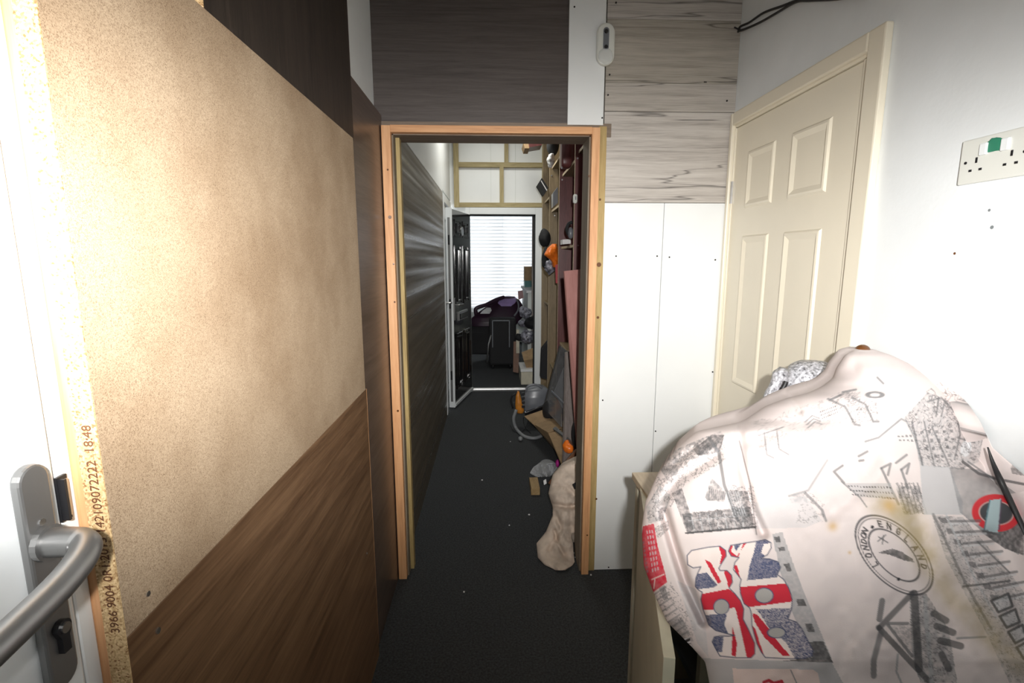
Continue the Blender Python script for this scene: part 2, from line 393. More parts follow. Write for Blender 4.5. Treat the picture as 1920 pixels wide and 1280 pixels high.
# timber frame of the opening
frame = st(empty('trim_1', (0, YB, 0), kind='structure'))
box('post', -.438, OX0, YB-.05, YB-.02, 0, 1.998, M['pine'], frame, .001)
box('post', OX1, .448, YB-.05, YB-.02, 0, 1.998, M['pine'], frame, .001)
box('header', OX0, OX1, YB-.05, YB-.02, OZ, 2.0, M['pineX'], frame, .001)
box('stud', .448, .482, YB-.02, YB+.07, 0, 2.01, M['treated'], frame, .001)['label'] = 'green treated stud beside the orange post'
box('reveal_post', -.46, OX0+.006, YB-.02, YB+.12, 0, 1.99, M['reveal'], frame)
box('reveal_post', OX1-.006, .448, YB-.02, YB+.12, 0, 1.99, M['reveal'], frame)
box('lintel', -.46, .5, YB-.02, YB+.12, OZ-.004, 2.02, M['revealX'], frame)
box('stop_strip', OX0+.006, OX0+.022, YB+.03, YB+.07, 0, OZ, M['treated'], frame)

for px, py, r_, i_ in ((727, 318, .004, 0), (731, 407, .007, 0), (738, 495, .004, 0), (740, 566, .004, 0), (746, 770, .005, 0), (1104, 330, .0035, 1), (1101, 1003, .004, 1)):
    c_ = at(px, py, y=YB-.05); V_, F_ = tube_vf([(c_[0], YB-.0498, c_[2]), (c_[0], YB-.0506, c_[2])], r_, 12); mobj('knot', V_, F_, M['amber'], bpy.data.objects['post' if not i_ else 'post.001'])
for px, py, r_ in ((1125, 374, .005), (1123, 496, .010), (1121, 595, .006), (1118, 935, .005)):
    c_ = at(px, py, y=YB-.02); V_, F_ = tube_vf([(c_[0], YB-.0198, c_[2]), (c_[0], YB-.0206, c_[2])], r_, 12); mobj('knot', V_, F_, M['amber'], bpy.data.objects['stud'])

# left wall cladding
CHX = -.43
panel_l = []
q = box('panel', CHX-.022, CHX, .541, 1.672, 1.031, 1.843, M['chip'], wall_left, .001); q['label'] = 'bare chipboard panel'
q = box('panel', CHX-.022, CHX-.0005, .541, 1.690, .0, 1.0305, M['oak'], wall_left, .001); q['label'] = 'brown oak laminate lower panel'; low = q
q = box('panel', CHX-.024, CHX-.006, .857, 1.705, 1.8435, ZC, M['darkv'], wall_left, .001); q['label'] = 'dark brown panel with vertical grain'; drk = q
q = box('panel', WX0, CHX-.012, 1.69, YB-.012, 0, 2.045, M['walnut'], wall_left, .001); q['label'] = 'grey brown laminate panel in the corner'
# raw chipboard edges facing the door, with the printed batch number, and the pine batten behind them
edge = box('board_edge', CHX-.0225, CHX+.0003, .5395, .5412, .0, 1.9, M['chipedge'], wall_left)
box('board_edge', CHX-.024, CHX-.006, .8555, .8575, 1.8435, ZC, M['chipedge'], wall_left)
box('batten', WX0-.002, CHX-.0225, .541, .60, 0, ZC, M['pine'], wall_left, .001)
box('board_edge', CHX-.0215, CHX-.0003, .56, .64, 1.843, 2.3, M['chip'], wall_left)
ln = box('edge_line', CHX-.004, CHX-.0002, 1.6885, 1.6905, .05, 1.03, M['pineX'], wall_left)
Mt = Matrix.Translation(Vector((CHX-.0050, .5390, 1.040))) @ Matrix(((0, -1, 0), (0, 0, -1), (1, 0, 0))).to_4x4()
tx = text('batch_number', '3966 9004 0R1:2015 142109072222  18:48', .0142, M['ink'], Mt, edge)
tx.scale = (1.02, 1, 1)

for px, py, pn, rr_ in ((277, 1113, low, .0035), (296, 1182, low, .004), (688, 1037, low, .003)):
    c_ = at(px, py, x=CHX); V_, F_ = disc_vf((CHX-.0008, c_[1], c_[2]), (1, 0, 0), rr_, .002, 10); mobj('screw', V_, F_, M['steel'], pn)
# passage
wall_pl = st(multi('wall_left', [(CX0-.2, CX0-.012, YB+.12, 4.62, 0, ZC2), (CX0-.2, CX0-.012, 4.62, YE+.1, 2.03, ZC2)], M['wallgrey']))
q = box('panel', CX0-.012, CX0, YB+.12, 4.60, 0, 2.045, M['passage'], wall_pl); q['label'] = 'grey brown wood grain panel lining the passage'
box('panel', CX0-.012, CX0-.004, YB+.12, 4.62, 2.055, ZC2, M['melamine'], wall_pl)
box('panel', CX0-.012, CX0-.004, 4.63, YE, 2.075, ZC2, M['melamine'], wall_pl)
wall_pr = st(box('wall_right', CX1, CX1+.2, YB+.12, YE+.1, 0, ZC2, M['wallgrey']))
wall_e = st(multi('wall_back', [(-.65, -.27, YE+.04, YE+.12, 0, ZC2), (.545, 1.2, YE+.04, YE+.12, 0, ZC2), (-.27, .545, YE+.04, YE+.12, 2.01, ZC2)], M['melamine']))
for n_, a in (('batten', (-.388, -.335, YE-.01, YE+.04, 2.01, ZC2)), ('batten', (.545, .575, YE-.01, YE+.04, 2.01, ZC2))):
    box(n_, *a, M['treatedZ'], wall_e, .001)
box('batten', -.335, .545, YE-.01, YE+.04, 2.012, 2.058, M['treatedX'], wall_e, .001)
box('batten', -.335, .545, YE-.01, YE+.04, 2.42, 2.468, M['treatedX'], wall_e, .001)
box('batten', .095, .137, YE-.01, YE+.04, 2.058, 2.42, M['treatedZ'], wall_e, .001)
box('batten', .145, .187, YE-.01, YE+.04, 2.468, ZC2, M['treatedZ'], wall_e, .001)
box('joint_strip', .0, .004, YE+.037, YE+.041, 2.06, ZC2, M['wallgrey'], wall_e)
box('joint_strip', .26, .264, YE+.037, YE+.041, 2.06, ZC2, M['wallgrey'], wall_e)

# ------------------------------------------------------------------ end doorway with the open black door
d3 = st(empty('door_3', (.13, YE, 0), kind='structure'))
box('jamb', -.27, -.225, YE-.035, YE+.08, 0, 2.005, M['upvc'], d3, .003)
box('jamb', .475, .545, YE-.035, YE+.08, 0, 2.005, M['upvc'], d3, .003)
box('head', -.225, .475, YE-.035, YE+.08, 1.935, 2.005, M['upvc'], d3, .003)
box('seal', .462, .475, YE+.0, YE+.05, .04, 1.935, M['blackm'], d3)
box('seal', -.225, .475, YE+.0, YE+.05, 1.922, 1.935, M['blackm'], d3)
box('threshold', -.225, .475, YE-.035, YE+.06, 0, .022, M['steel'], d3, .004)
box('threshold_ridge', -.225, .475, YE-.0, YE+.012, .022, .034, M['steel'], d3, .002)
# leaf, opened towards the camera
hg = Vector((-.222, YE-.04, 0)); le = Vector((-.372, 4.80, 0)); du = (le-hg).normalized(); dn = Vector((0, 0, 1)).cross(du).normalized()
if dn.x < 0: dn = -dn
LW = (le-hg).length
def leafbox(name, u0, u1, n0, n1, z0, z1, mat, par, bevel=0):
    V = [tuple(hg+du*u+dn*n+Vector((0, 0, z))) for u in (u0, u1) for n in (n0, n1) for z in (z0, z1)]
    return mobj(name, V, BF, mat, par, bevel)
leaf = leafbox('door_leaf', 0, LW-.012, -.04, 0, .03, 1.93, M['black'], d3, .002)
leafbox('leaf_edge', LW-.012, LW, -.052, .008, .02, 1.94, M['upvc'], d3, .002)['label'] = 'white closing edge of the black door'
leafbox('lock_strip', LW, LW+.002, -.034, -.012, .08, 1.85, M['satin'], d3)
for z in (.30, 1.0, 1.6): leafbox('lock_keep', LW+.002, LW+.008, -.032, -.014, z, z+.09, M['dark'], d3)
leafbox('bottom_rail', .0, LW-.012, .0, .014, .03, .055, M['upvc'], d3)
for (u0, u1) in ((.09, .30), (.37, .58)):
    for (z0, z1) in ((.18, .74), (1.02, 1.60), (1.68, 1.84)):
        lst = []
        for k, (i, hgt) in enumerate(((0, .008), (.035, .014))):
            for (a0, a1, c0, c1) in ((u0+i, u0+i+.014, z0+i, z1-i), (u1-i-.014, u1-i, z0+i, z1-i), (u0+i, u1-i, z0+i, z0+i+.014), (u0+i, u1-i, z1-i-.014, z1-i)):
                V = [tuple(hg+du*u+dn*n+Vector((0, 0, z))) for u in (a0, a1) for n in (0, hgt) for z in (c0, c1)]
                lst.append((V, BF))
        multi('moulding', lst, M['black'], d3, .002)
V_, F_ = disc_vf(hg+du*.34+Vector((0, 0, 1.74))+dn*.002, dn, .045, .012, 20); mobj('roundel', V_, F_, M['steel'], d3)
leafbox('letter_plate', .18, .50, 0, .012, .86, .95, M['steel'], d3, .004)
leafbox('letter_flap', .20, .48, .012, .02, .875, .93, M['black'], d3, .003)
hp = leafbox('handle_plate', LW-.07, LW-.035, 0, .010, .88, 1.10, M['satin'], d3, .004)
pp = [hg+du*(LW-.052)+dn*t+Vector((0, 0, 1.03)) for t in (0.01, .05)] + [hg+du*(LW-.075)+dn*.058+Vector((0, 0, 1.03)), hg+du*(LW-.17)+dn*.055+Vector((0, 0, 1.028))]
tube('handle', spline(pp, 5), .009, M['satin'], d3)

# white side door at the end of the passage
d4 = st(empty('door_4', (CX0, 5.0, 0), kind='structure'))
box('frame', CX0-.04, CX0+.004, 4.62, 4.70, 0, 2.05, M['upvc'], d4, .003)
box('frame', CX0-.04, CX0+.004, 4.70, YE-.04, 1.98, 2.05, M['upvc'], d4, .003)
box('door_leaf', CX0-.045, CX0-.015, 4.70, YE-.04, 0.02, 1.98, M['upvc'], d4, .003)
for z0, z1 in ((.2, .85), (1.05, 1.85)):
    multi('moulding', [(CX0-.016, CX0-.006, 4.80, 4.82, z0, z1), (CX0-.016, CX0-.006, 5.2, 5.22, z0, z1), (CX0-.016, CX0-.006, 4.82, 5.2, z0, z0+.02), (CX0-.016, CX0-.006, 4.82, 5.2, z1-.02, z1)], M['upvc'], d4, .002)
box('handle_plate', CX0-.015, CX0-.004, 4.725, 4.76, .90, 1.12, M['satin'], d4, .003)
tube('handle', spline([(CX0-.004, 4.742, 1.06), (CX0+.035, 4.742, 1.06), (CX0+.045, 4.76, 1.06), (CX0+.045, 4.85, 1.06)], 5), .009, M['steel'], d4)

# ------------------------------------------------------------------ left white door with the lever handle
d1 = st(empty('door_1', (WX0, 0, 0), kind='structure'))
FX = -.462
yj = .518
box('jamb', FX-.06, FX, yj, .541, 0, 2.10, M['upvc'], d1, .003)
box('head', FX-.06, FX, -.6, yj, 2.08, 2.16, M['upvc'], d1, .003)
box('jamb', FX-.06, FX, -.66, -.6, 0, 2.16, M['upvc'], d1, .003)
box('door_leaf', FX-.055, FX+.004, -.592, yj-.004, .02, 2.07, M['upvc'], d1, .004)
# back plate
def rrect(hw, hh, n=10):
    P = []
    for k in range(n+1):
        a = PI*k/n; P.append((hw*math.cos(a), hh-hw+hw*math.sin(a)))
    for k in range(n+1):
        a = PI+PI*k/n; P.append((hw*math.cos(a), -hh+hw+hw*math.sin(a)))
    return P
PYc = .481; PZ = 1.150
SX = FX+.004
plate = prism('handle_plate', [(PYc+a, PZ+b_) for a, b_ in rrect(.0165, .122)], 'x', SX, SX+.010, M['satin'], d1, .0025)
V_, F_ = disc_vf((SX+.010, PYc, PZ+.040), (1, 0, 0), .018, .006, 20); c1 = mobj('handle_collar', V_, F_, M['satin'], plate)
PZ += .012
hp = [(SX+.012, PYc, PZ+.028), (SX+.035, PYc, PZ+.028), (SX+.052, PYc-.004, PZ+.027), (SX+.060, PYc-.022, PZ+.021), (SX+.061, PYc-.05, PZ+.012), (SX+.060, PYc-.09, PZ+.004), (SX+.058, PYc-.135, PZ-.004)]
sp = spline(hp, 7); tube('handle', sp, [.0145]*12+[.0135]*(len(sp)-12), M['satin'], d1, 18)
PZ -= .012
cyl = [(PYc+.0085*math.cos(t), PZ-.055+.0085*math.sin(t)) for t in [PI*k/12-.35 for k in range(0, 15)]] + [(PYc-.0045, PZ-.066), (PYc-.0045, PZ-.082), (PYc+.0045, PZ-.082), (PYc+.0045, PZ-.066)]
prism('lock_cylinder', cyl, 'x', SX+.010, SX+.016, M['dark'], plate)
V_, F_ = disc_vf((SX+.016, PYc, PZ-.055), (1, 0, 0), .0055, .002, 14); mobj('key_barrel', V_, F_, M['steel'], plate)
V_, F_ = disc_vf((SX+.009, PYc, PZ+.062), (1, 0, 0), .0035, .002, 12); mobj('screw', V_, F_, M['steel'], plate)
# strike keep on the frame edge
multi('latch_keep', [(FX, FX+.003, yj-.002, yj+.011, 1.192, 1.242), (FX+.003, FX+.010, yj-.001, yj+.002, 1.194, 1.240)], M['dark'], d1)
box('latch_keep_face', FX+.003, FX+.006, yj+.002, yj+.009, 1.196, 1.238, M['steel'], d1, .001)

# ------------------------------------------------------------------ cream six panel door on the right
d2 = st(empty('door_2', (WX1, 1.75, 0), kind='structure'))
AY0, AY1, AZ = 1.335, 2.172, 2.062
box('architrave', WX1-.022, WX1, AY0, AY0+.062, 0, AZ, M['cream'], d2, .005)
box('architrave', WX1-.022, WX1, AY1-.022, AY1, 0, AZ, M['cream'], d2, .005)
box('architrave', WX1-.022, WX1, AY0+.062, AY1-.022, AZ-.05, AZ, M['cream'], d2, .005)
box('lining', WX1-.008, WX1+.05, AY0+.055, AY0+.089, 0, AZ-.06, M['cream'], d2, .002)
box('lining', WX1-.008, WX1+.05, AY1-.028, AY1-.015, 0, AZ-.06, M['cream'], d2, .002)
box('lining', WX1-.008, WX1+.05, AY0+.07, AY1-.02, AZ-.058, AZ-.04, M['cream'], d2, .002)
LX = WX1-.002
LY0, LY1, LZ1 = AY0+.092, AY1-.030, AZ-.060
box('door_leaf', LX, LX+.04, LY0, LY1, .01, LZ1, M['cream'], d2, .003)
def raised(y0, y1, z0, z1):
    prof = [(0, 0), (.006, -.006), (.013, -.0075), (.030, .0004), (.034, .0004)]
    V = []; F = []
    for ins, dx in prof:
        V += [(LX+dx+.0002 if dx >= 0 else LX+dx, y0+ins, z0+ins), (LX+dx, y1-ins, z0+ins), (LX+dx, y1-ins, z1-ins), (LX+dx, y0+ins, z1-ins)]
    for k in range(len(prof)-1):
        for i in range(4):
            j = (i+1) % 4; F.append((k*4+i, k*4+j, k*4+4+j, k*4+4+i))
    o = mobj('panel_moulding', V, F, M['cream'], d2)
    return o
PA = (1.838, 2.030); PB = (1.538, 1.738)
for (y0, y1) in (PA, PB):
    for (z0, z1) in ((1.670, 1.888), (.953, 1.562), (.15, .80)):
        raised(y0, y1, z0, z1)
for z in (1.70, .3):
    V_, F_ = tube_vf([(LX-.004, LY1+.006, z), (LX-.004, LY1+.006, z+.09)], .006, 10)
    mobj('hinge', V_, F_, M['steel'], d2)

# ------------------------------------------------------------------ far room beyond the end door
FY = 8.75
st(multi('wall_left', [(-2.6, -2.4, 5.62, 9.0, 0, 2.7)], M['wallgrey']))
st(multi('wall_right', [(2.0, 2.2, 5.62, 9.0, 0, 2.7)], M['wallgrey']))
st(multi('wall_front', [(-2.6, -.65, 5.54, 5.62, 0, 2.7), (1.2, 2.2, 5.54, 5.62, 0, 2.7)], M['wallgrey']))
st(multi('wall_back', [(-2.4, -1.0, FY+.08, FY+.25, 0, 2.7), (1.4, 2.0, FY+.08, FY+.25, 0, 2.7), (-1.0, 1.4, FY+.08, FY+.25, 0, .55), (-1.0, 1.4, FY+.08, FY+.25, 2.35, 2.7)], M['wallgrey']))
w1 = st(empty('window_1', (.2, FY+.15, .55), kind='structure'))
for a in ((-1.0, -.94, .55, 2.35), (1.34, 1.4, .55, 2.35), (-.94, 1.34, .55, .61), (-.94, 1.34, 2.29, 2.35), (.10, .15, .61, 2.29), (.60, .65, .61, 2.29)):
    box('window_frame', a[0], a[1], FY+.12, FY+.18, a[2], a[3], M['upvc'], w1)
box('window_pane', -.94, 1.34, FY+.148, FY+.152, .61, 2.29, M['glass'], w1)
bl = empty('venetian_blind', (.2, FY+.03, .6), 'white venetian blind lit from behind covering the far window', 'blind')
box('head_rail', -.98, 1.38, FY, FY+.05, 2.27, 2.32, M['upvc'], bl)
me0 = None
k = 0; z = .62
while z < 2.25:
    if me0 is None:
        V = []; F = []
        for i in range(7):
            t = i/6; yy = FY+.01+.012*math.sin(t*PI)+.012*t; zz = z+.077*t
            V += [(-.97, yy, zz), (1.37, yy, zz)]
        F = [(2*i, 2*i+1, 2*i+3, 2*i+2) for i in range(6)]
        s0 = mobj('slat', V, F, M['slat'], bl); me0 = s0; base = s0.location.copy(); zb = z
    else:
        c = me0.copy(); COL.objects.link(c); c.parent = bl; c.location = base+Vector((0, 0, z-zb))
    z += .0575
for x in (-.5, .2, .9): tube('ladder_cord', [(x, FY+.005, .62), (x, FY+.005, 2.28)], .0015, M['upvc'], bl, 6)

#PART2
# ------------------------------------------------------------------ soft lumps (covers, bags, sheets)
def seg_d(X, Y, a, b):
    ax, ay = a; bx, by = b; dx, dy = bx-ax, by-ay; t = np.clip(((X-ax)*dx+(Y-ay)*dy)/(dx*dx+dy*dy+1e-9), 0, 1)
    return np.hypot(X-ax-t*dx, Y-ay-t*dy)
def pl_d(X, Y, P):
    d = np.full(X.shape, 1e9)
    for a, b in zip(P[:-1], P[1:]): d = np.minimum(d, seg_d(X, Y, a, b))
    return d
def ray_pts(X, Y, D):
    d = CF[None, :]+CR[None, :]*((X.ravel()-960)/FPX)[:, None]-CU[None, :]*((Y.ravel()-640)/FPX)[:, None]
    return CC+d*(D.ravel()/d[:, 1])[:, None]
def lump(name, rows, nu, nv, mat, parent=None, Df=.15, Db=.2, creases=(), amp=0., fs=8, seed=0, colfn=None, clamp=None, nb=24, zmin=None, wob=0):
    R = np.array(rows, float); t = np.linspace(0, 1, nv)
    tt = (R[:, 0]-R[0, 0])/(R[-1, 0]-R[0, 0])
    py = R[0, 0]+t*(R[-1, 0]-R[0, 0]); xl = np.interp(t, tt, R[:, 1]); xr = np.interp(t, tt, R[:, 2]); yc = np.interp(t, tt, R[:, 3])
    k = max(3, nv//60)|1; ker = np.hanning(k+2)[1:-1]; ker /= ker.sum()
    sm = lambda a: np.convolve(np.pad(a, k//2, mode='edge'), ker, 'valid')
    xl, xr, yc = sm(xl), sm(xr), sm(yc)
    if wob: xl = xl+wob*np.sin(py*.13)+wob*.6*np.sin(py*.31+1)
    if R.shape[1] > 4: df = np.interp(t, tt, R[:, 4]); db = np.interp(t, tt, R[:, 5])
    else: df = np.full(nv, Df); db = np.full(nv, Db)
    th = np.linspace(-PI/2, PI/2, nu); u = np.sin(th)
    X = (xl+xr)[:, None]/2+(xr-xl)[:, None]/2*u[None]; Y = np.repeat(py[:, None], nu, 1)
    D = yc[:, None]+df[:, None]*(1-np.cos(th))[None]
    for P, wd, dep in creases: D = D+dep*np.exp(-(pl_d(X, Y, P)/wd)**2)
    edge = np.cos(th)[None]**.5
    if amp:
        q = np.stack([X/100, Y/100], -1); D = D+amp*edge*(hnoise(q, fs/4, seed)+1.6*(vn(X/100*fs/2.2+50, Y/100*fs/2.2+50, seed, 3)-.5))
    PF = ray_pts(X, Y, D).reshape(nv, nu, 3)
    a = np.linspace(0, 1, nb+2)[1:-1]
    PB_ = PF[:, -1, None]*(1-a)[None, :, None]+PF[:, 0, None]*a[None, :, None]
    PB_ = PB_+np.array([0, 1, 0])*(db[:, None]*np.sin(PI*a)[None]**.6)[..., None]
    P = np.concatenate([PF, PB_], 1)
    if clamp is not None: P = clamp(P)
    if zmin is not None: P[..., 2] = np.maximum(P[..., 2], zmin)
    n = nu+nb; V = P.reshape(-1, 3)
    I = np.arange(nv*n).reshape(nv, n); J = np.roll(I, -1, 1)
    F = np.stack([I[:-1], J[:-1], J[1:], I[1:]], -1).reshape(-1, 4)
    c = (V.min(0)+V.max(0))/2; c[2] = V[:, 2].min()
    me = bpy.data.meshes.new(name); caps = 2
    me.vertices.add(len(V)); me.vertices.foreach_set('co', (V-c).ravel())
    lo = np.concatenate([F.ravel(), I[0][::-1], I[-1]]); me.loops.add(len(lo)); me.loops.foreach_set('vertex_index', lo.astype(np.int32))
    ls = np.concatenate([np.arange(len(F))*4, [len(F)*4, len(F)*4+n]]); lt = np.concatenate([np.full(len(F), 4), [n, n]])
    me.polygons.add(len(ls)); me.polygons.foreach_set('loop_start', ls.astype(np.int32)); me.polygons.foreach_set('loop_total', lt.astype(np.int32))
    me.polygons.foreach_set('use_smooth', [True]*len(ls)); me.update(calc_edges=True); me.validate()
    if colfn:
        C = np.zeros((nv, n, 4), np.float32); C[..., 3] = 1
        C[:, :nu, :3] = colfn(X, Y)
        C[:, nu:, :3] = C[:, nu-1:nu, :3]*(1-a)[None, :, None]+C[:, :1, :3]*a[None, :, None]
        at_ = me.color_attributes.new('print', 'FLOAT_COLOR', 'POINT'); at_.data.foreach_set('color', C.ravel())
    me.materials.append(mat)
    o = bpy.data.objects.new(name, me); COL.objects.link(o); put(o, c, parent)
    return o

# ---- the printed London cloth: everything printed on it
def lin(c):
    c = np.array(c, float)/255; return np.where(c < .04, c/12.92, ((c+.055)/1.055)**2.4)
class Paint:
    def __init__(s, X, Y, base):
        s.X, s.Y = X, Y; s.C = np.empty(X.shape+(3,)); s.C[:] = lin(base); s.clip = None
    def put(s, m, col, a=1.):
        if s.clip is not None: m = m*s.clip
        m = (np.clip(m, 0, 1)*a)[..., None]; s.C = s.C*(1-m)+lin(col)*m
    def inside(s, P):
        P = np.array(P, float); X, Y = s.X, s.Y; r = np.zeros(X.shape, bool)
        bb = (X > P[:, 0].min()) & (X < P[:, 0].max()) & (Y > P[:, 1].min()) & (Y < P[:, 1].max())
        xs, ys = X[bb], Y[bb]; q = np.zeros(xs.shape, bool)
        for i in range(len(P)):
            x1, y1 = P[i-1]; x2, y2 = P[i]
            if y1 == y2: continue
            c = ((y1 > ys) != (y2 > ys)) & (xs < (x2-x1)*(ys-y1)/(y2-y1)+x1); q ^= c
        r[bb] = q; return r
    def fill(s, P, col, a=1., sk=0., seed=0, fs=.16):
        m = s.inside(P).astype(float)
        if sk: m = m*np.clip(1-sk*(.5+2.6*(vn(s.X*fs*1.3+99, s.Y*fs*1.3+99, seed)-.5)), 0, 1)
        s.put(m, col, a)
    def sketch(s, P, col, a=.7, fs=.08, seed=0, ax=1., ay=1., wd=.02):
        m = s.inside(P).astype(float); n = vn(s.X*fs*ax+40, s.Y*fs*ay+40, seed, 3); n2 = vn(s.X*fs*ay*1.3+80, s.Y*fs*ax*1.3+20, seed+4, 3)
        s.put(m*np.maximum(np.exp(-((n-.5)/wd)**2), np.exp(-((n2-.47)/wd)**2)), col, a)
    def line(s, P, w, col, a=1., close=False):
        if close: P = list(P)+[P[0]]
        A = np.array(P, float); bb = (s.X > A[:, 0].min()-w-3) & (s.X < A[:, 0].max()+w+3) & (s.Y > A[:, 1].min()-w-3) & (s.Y < A[:, 1].max()+w+3)
        if not bb.any(): return
        m = np.zeros(s.X.shape); m[bb] = np.clip((w/2+.6-pl_d(s.X[bb], s.Y[bb], P))/1.2, 0, 1); s.put(m, col, a)
    def ell(s, c, a, b, rot, col, al=1., w=None):
        ct, st_ = math.cos(rot), math.sin(rot); dx, dy = s.X-c[0], s.Y-c[1]
        r = np.hypot((dx*ct+dy*st_)/a, (-dx*st_+dy*ct)/b); k = min(a, b)
        s.put(np.clip((1-r)*k/1.2+.5, 0, 1) if w is None else np.clip((w/2-np.abs(r-1)*k)/1.0+.5, 0, 1), col, al)
    def grid(s, Q, nx, ny, col, a=.8, fx=.55, fy=.5):
        """windows inside a quad Q (tl,tr,br,bl)"""
        Q = [np.array(q, float) for q in Q]
        f = lambda u, v: tuple((Q[0]*(1-u)+Q[1]*u)*(1-v)+(Q[3]*(1-u)+Q[2]*u)*v)
        for i in range(nx):
            for j in range(ny):
                u0 = (i+.5-fx/2)/nx; u1 = (i+.5+fx/2)/nx; v0 = (j+.5-fy/2)/ny; v1 = (j+.5+fy/2)/ny
                s.fill([f(u0, v0), f(u1, v0), f(u1, v1), f(u0, v1)], col, a)
G = {'L': [[(0, 1), (0, 0), (.6, 0)]], 'O': [[(.1, .1), (0, .5), (.1, .9), (.35, 1), (.6, .9), (.7, .5), (.6, .1), (.35, 0), (.1, .1)]],
     'N': [[(0, 0), (0, 1), (.65, 0), (.65, 1)]], 'D': [[(0, 0), (0, 1), (.4, .95), (.65, .5), (.4, .05), (0, 0)]],
     'E': [[(.6, 1), (0, 1), (0, 0), (.6, 0)], [(0, .5), (.5, .5)]], 'G': [[(.65, .85), (.35, 1), (.05, .75), (.05, .25), (.35, 0), (.65, .15), (.65, .5), (.4, .5)]],
     'A': [[(0, 0), (.35, 1), (.7, 0)], [(.15, .35), (.55, .35)]]}
def london(X, Y):
    p = Paint(X, Y, (226, 214, 211)); p.put(np.clip(1.6*(vn(X*.012+7, Y*.012+7, 2)-.45), 0, 1), (196, 184, 186), .45)
    T = lambda P, ox, oy, s: [(ox+x/s, oy+y/s) for x, y in P]
    a7 = lambda P: T(P, 1180, 620, 1.939); k1 = lambda P: T(P, 1180, 940, 3.766); k2 = lambda P: T(P, 1540, 640, 4.0); k3 = lambda P: T(P, 1540, 940, 3.766); k6 = lambda P: T(P, 1140, 860, 3.05)
    g = lambda v: (v, v, v+2)
    # -- left side: arch, brick parapet, dome, column
    p.fill(a7([(60, 640), (110, 560), (150, 600), (120, 690), (70, 700)]), g(165), .7, .5, 1)
    p.fill(a7([(110, 500), (150, 440), (240, 400), (330, 365), (345, 380), (300, 440), (200, 470), (150, 560)]), g(120), .75, .9, 2)
    p.fill(a7([(232, 430), (300, 378), (345, 378), (330, 440), (250, 455)]), g(70), .8, .4, 3)
    p.line(a7([(290, 390), (325, 440), (345, 560), (395, 690)]), 6, g(110), .8)
    p.fill(a7([(155, 590), (190, 570), (240, 715), (212, 740)]), g(95), .85, .5, 4)
    p.fill(a7([(190, 665), (440, 640), (458, 718), (215, 738)]), g(95), .85, .5, 5)
    for k in range(7): p.line(a7([(225+30*k, 668-2*k), (238+30*k, 732-2*k)]), 1.6, g(190), .7)
    p.line(a7([(215, 690), (450, 668)]), 2, g(180), .7); p.line(a7([(205, 735), (460, 712)]), 3, g(50), .9)
    p.fill(a7([(275, 605), (290, 560), (300, 535), (325, 560), (350, 585), (345, 620), (285, 618)]), g(125), .8, .6, 6)
    for k in range(9): p.line(a7([(292+7*k, 572+2*k), (290+7*k, 614)]), 1.3, g(60), .7)
    p.fill(a7([(350, 578), (432, 582), (440, 680), (400, 700), (365, 640)]), g(105), .85, .7, 7)
    for k in range(6): p.line(a7([(350+9*k, 585), (378+9*k, 668)]), 1.5, g(200), .7)
    p.line(a7([(400, 400), (440, 560), (462, 740)]), 2.4, g(80), .7)
    p.line(a7([(160, 480), (330, 440)]), 2, g(150), .6)
    # sketched skyline across the top
    for P in ([(490, 370), (500, 450), (525, 462)], [(535, 360), (545, 430), (580, 450)], [(470, 380), (560, 350)]): p.line(a7(P), 2.6, g(120), .7)
    p.grid(a7([(690, 290), (750, 268), (762, 300), (700, 325)]), 9, 3, g(70), .8, .5, .35)
    for k in range(3): p.line(a7([(640+5*k, 330+11*k), (665+5*k, 308+11*k), (690+5*k, 318+11*k)]), 2.6, g(130), .8)
    p.fill(k2([(150, 375), (300, 380), (290, 470), (400, 480), (350, 520), (200, 510)]), g(110), .6, 1.3, 8, .5)
    for P in ([(50, 430), (180, 490), (250, 620), (290, 630)], [(230, 420), (330, 470), (390, 600), (430, 600)], [(160, 380), (260, 360)], [(420, 270), (465, 315)], [(60, 440), (150, 400)]): p.line(k2(P), 4, g(120), .8)
    p.ell(k2([(402, 400)])[0], 14, 5, .0, g(120), .9, 3.4)
    p.line(k2([(330, 750), (430, 720), (600, 580), (640, 600), (700, 720), (760, 930)]), 3.5, g(140), .8)
    p.grid(k2([(560, 700), (680, 690), (700, 760), (580, 750)]), 4, 2, g(120), .8)
    for P in ([(160, 930), (95, 975), (170, 1060)], [(280, 860), (345, 825)], [(285, 895), (315, 890)], [(450, 950), (520, 915), (500, 1000)], [(600, 960), (660, 915), (640, 990)], [(450, 950), (580, 1220)], [(600, 960), (650, 1100)], [(560, 910), (640, 850)]): p.line(k2(P), 4.5, g(110), .75)
    p.fill(k2([(170, 1060), (520, 1060), (560, 1180), (280, 1165)]), g(170), .55)
    p.grid(k2([(190, 1070), (520, 1075), (560, 1200), (230, 1160)]), 15, 3, g(70), .85, .5, .35)
    p.line(k2([(150, 1050), (290, 1170), (340, 1240)]), 2.5, g(120), .8)
    p.line(a7([(580, 600), (650, 580), (720, 470)]), 4, g(140), .6); p.line(a7([(640, 590), (700, 650), (715, 690)]), 5, g(120), .7)
    p.fill(a7([(580, 600), (640, 580), (650, 625), (590, 625)]), g(150), .6, .9, 9)
    p.fill(a7([(455, 625), (640, 600), (700, 690), (640, 715), (462, 720)]), g(190), .45)
    # facade at the right shoulder
    p.fill(k2([(620, 570), (800, 380), (1000, 470), (1100, 470), (1220, 690), (1180, 900), (1060, 960), (740, 930), (700, 730)]), g(165), .6, .5, 10, .2)
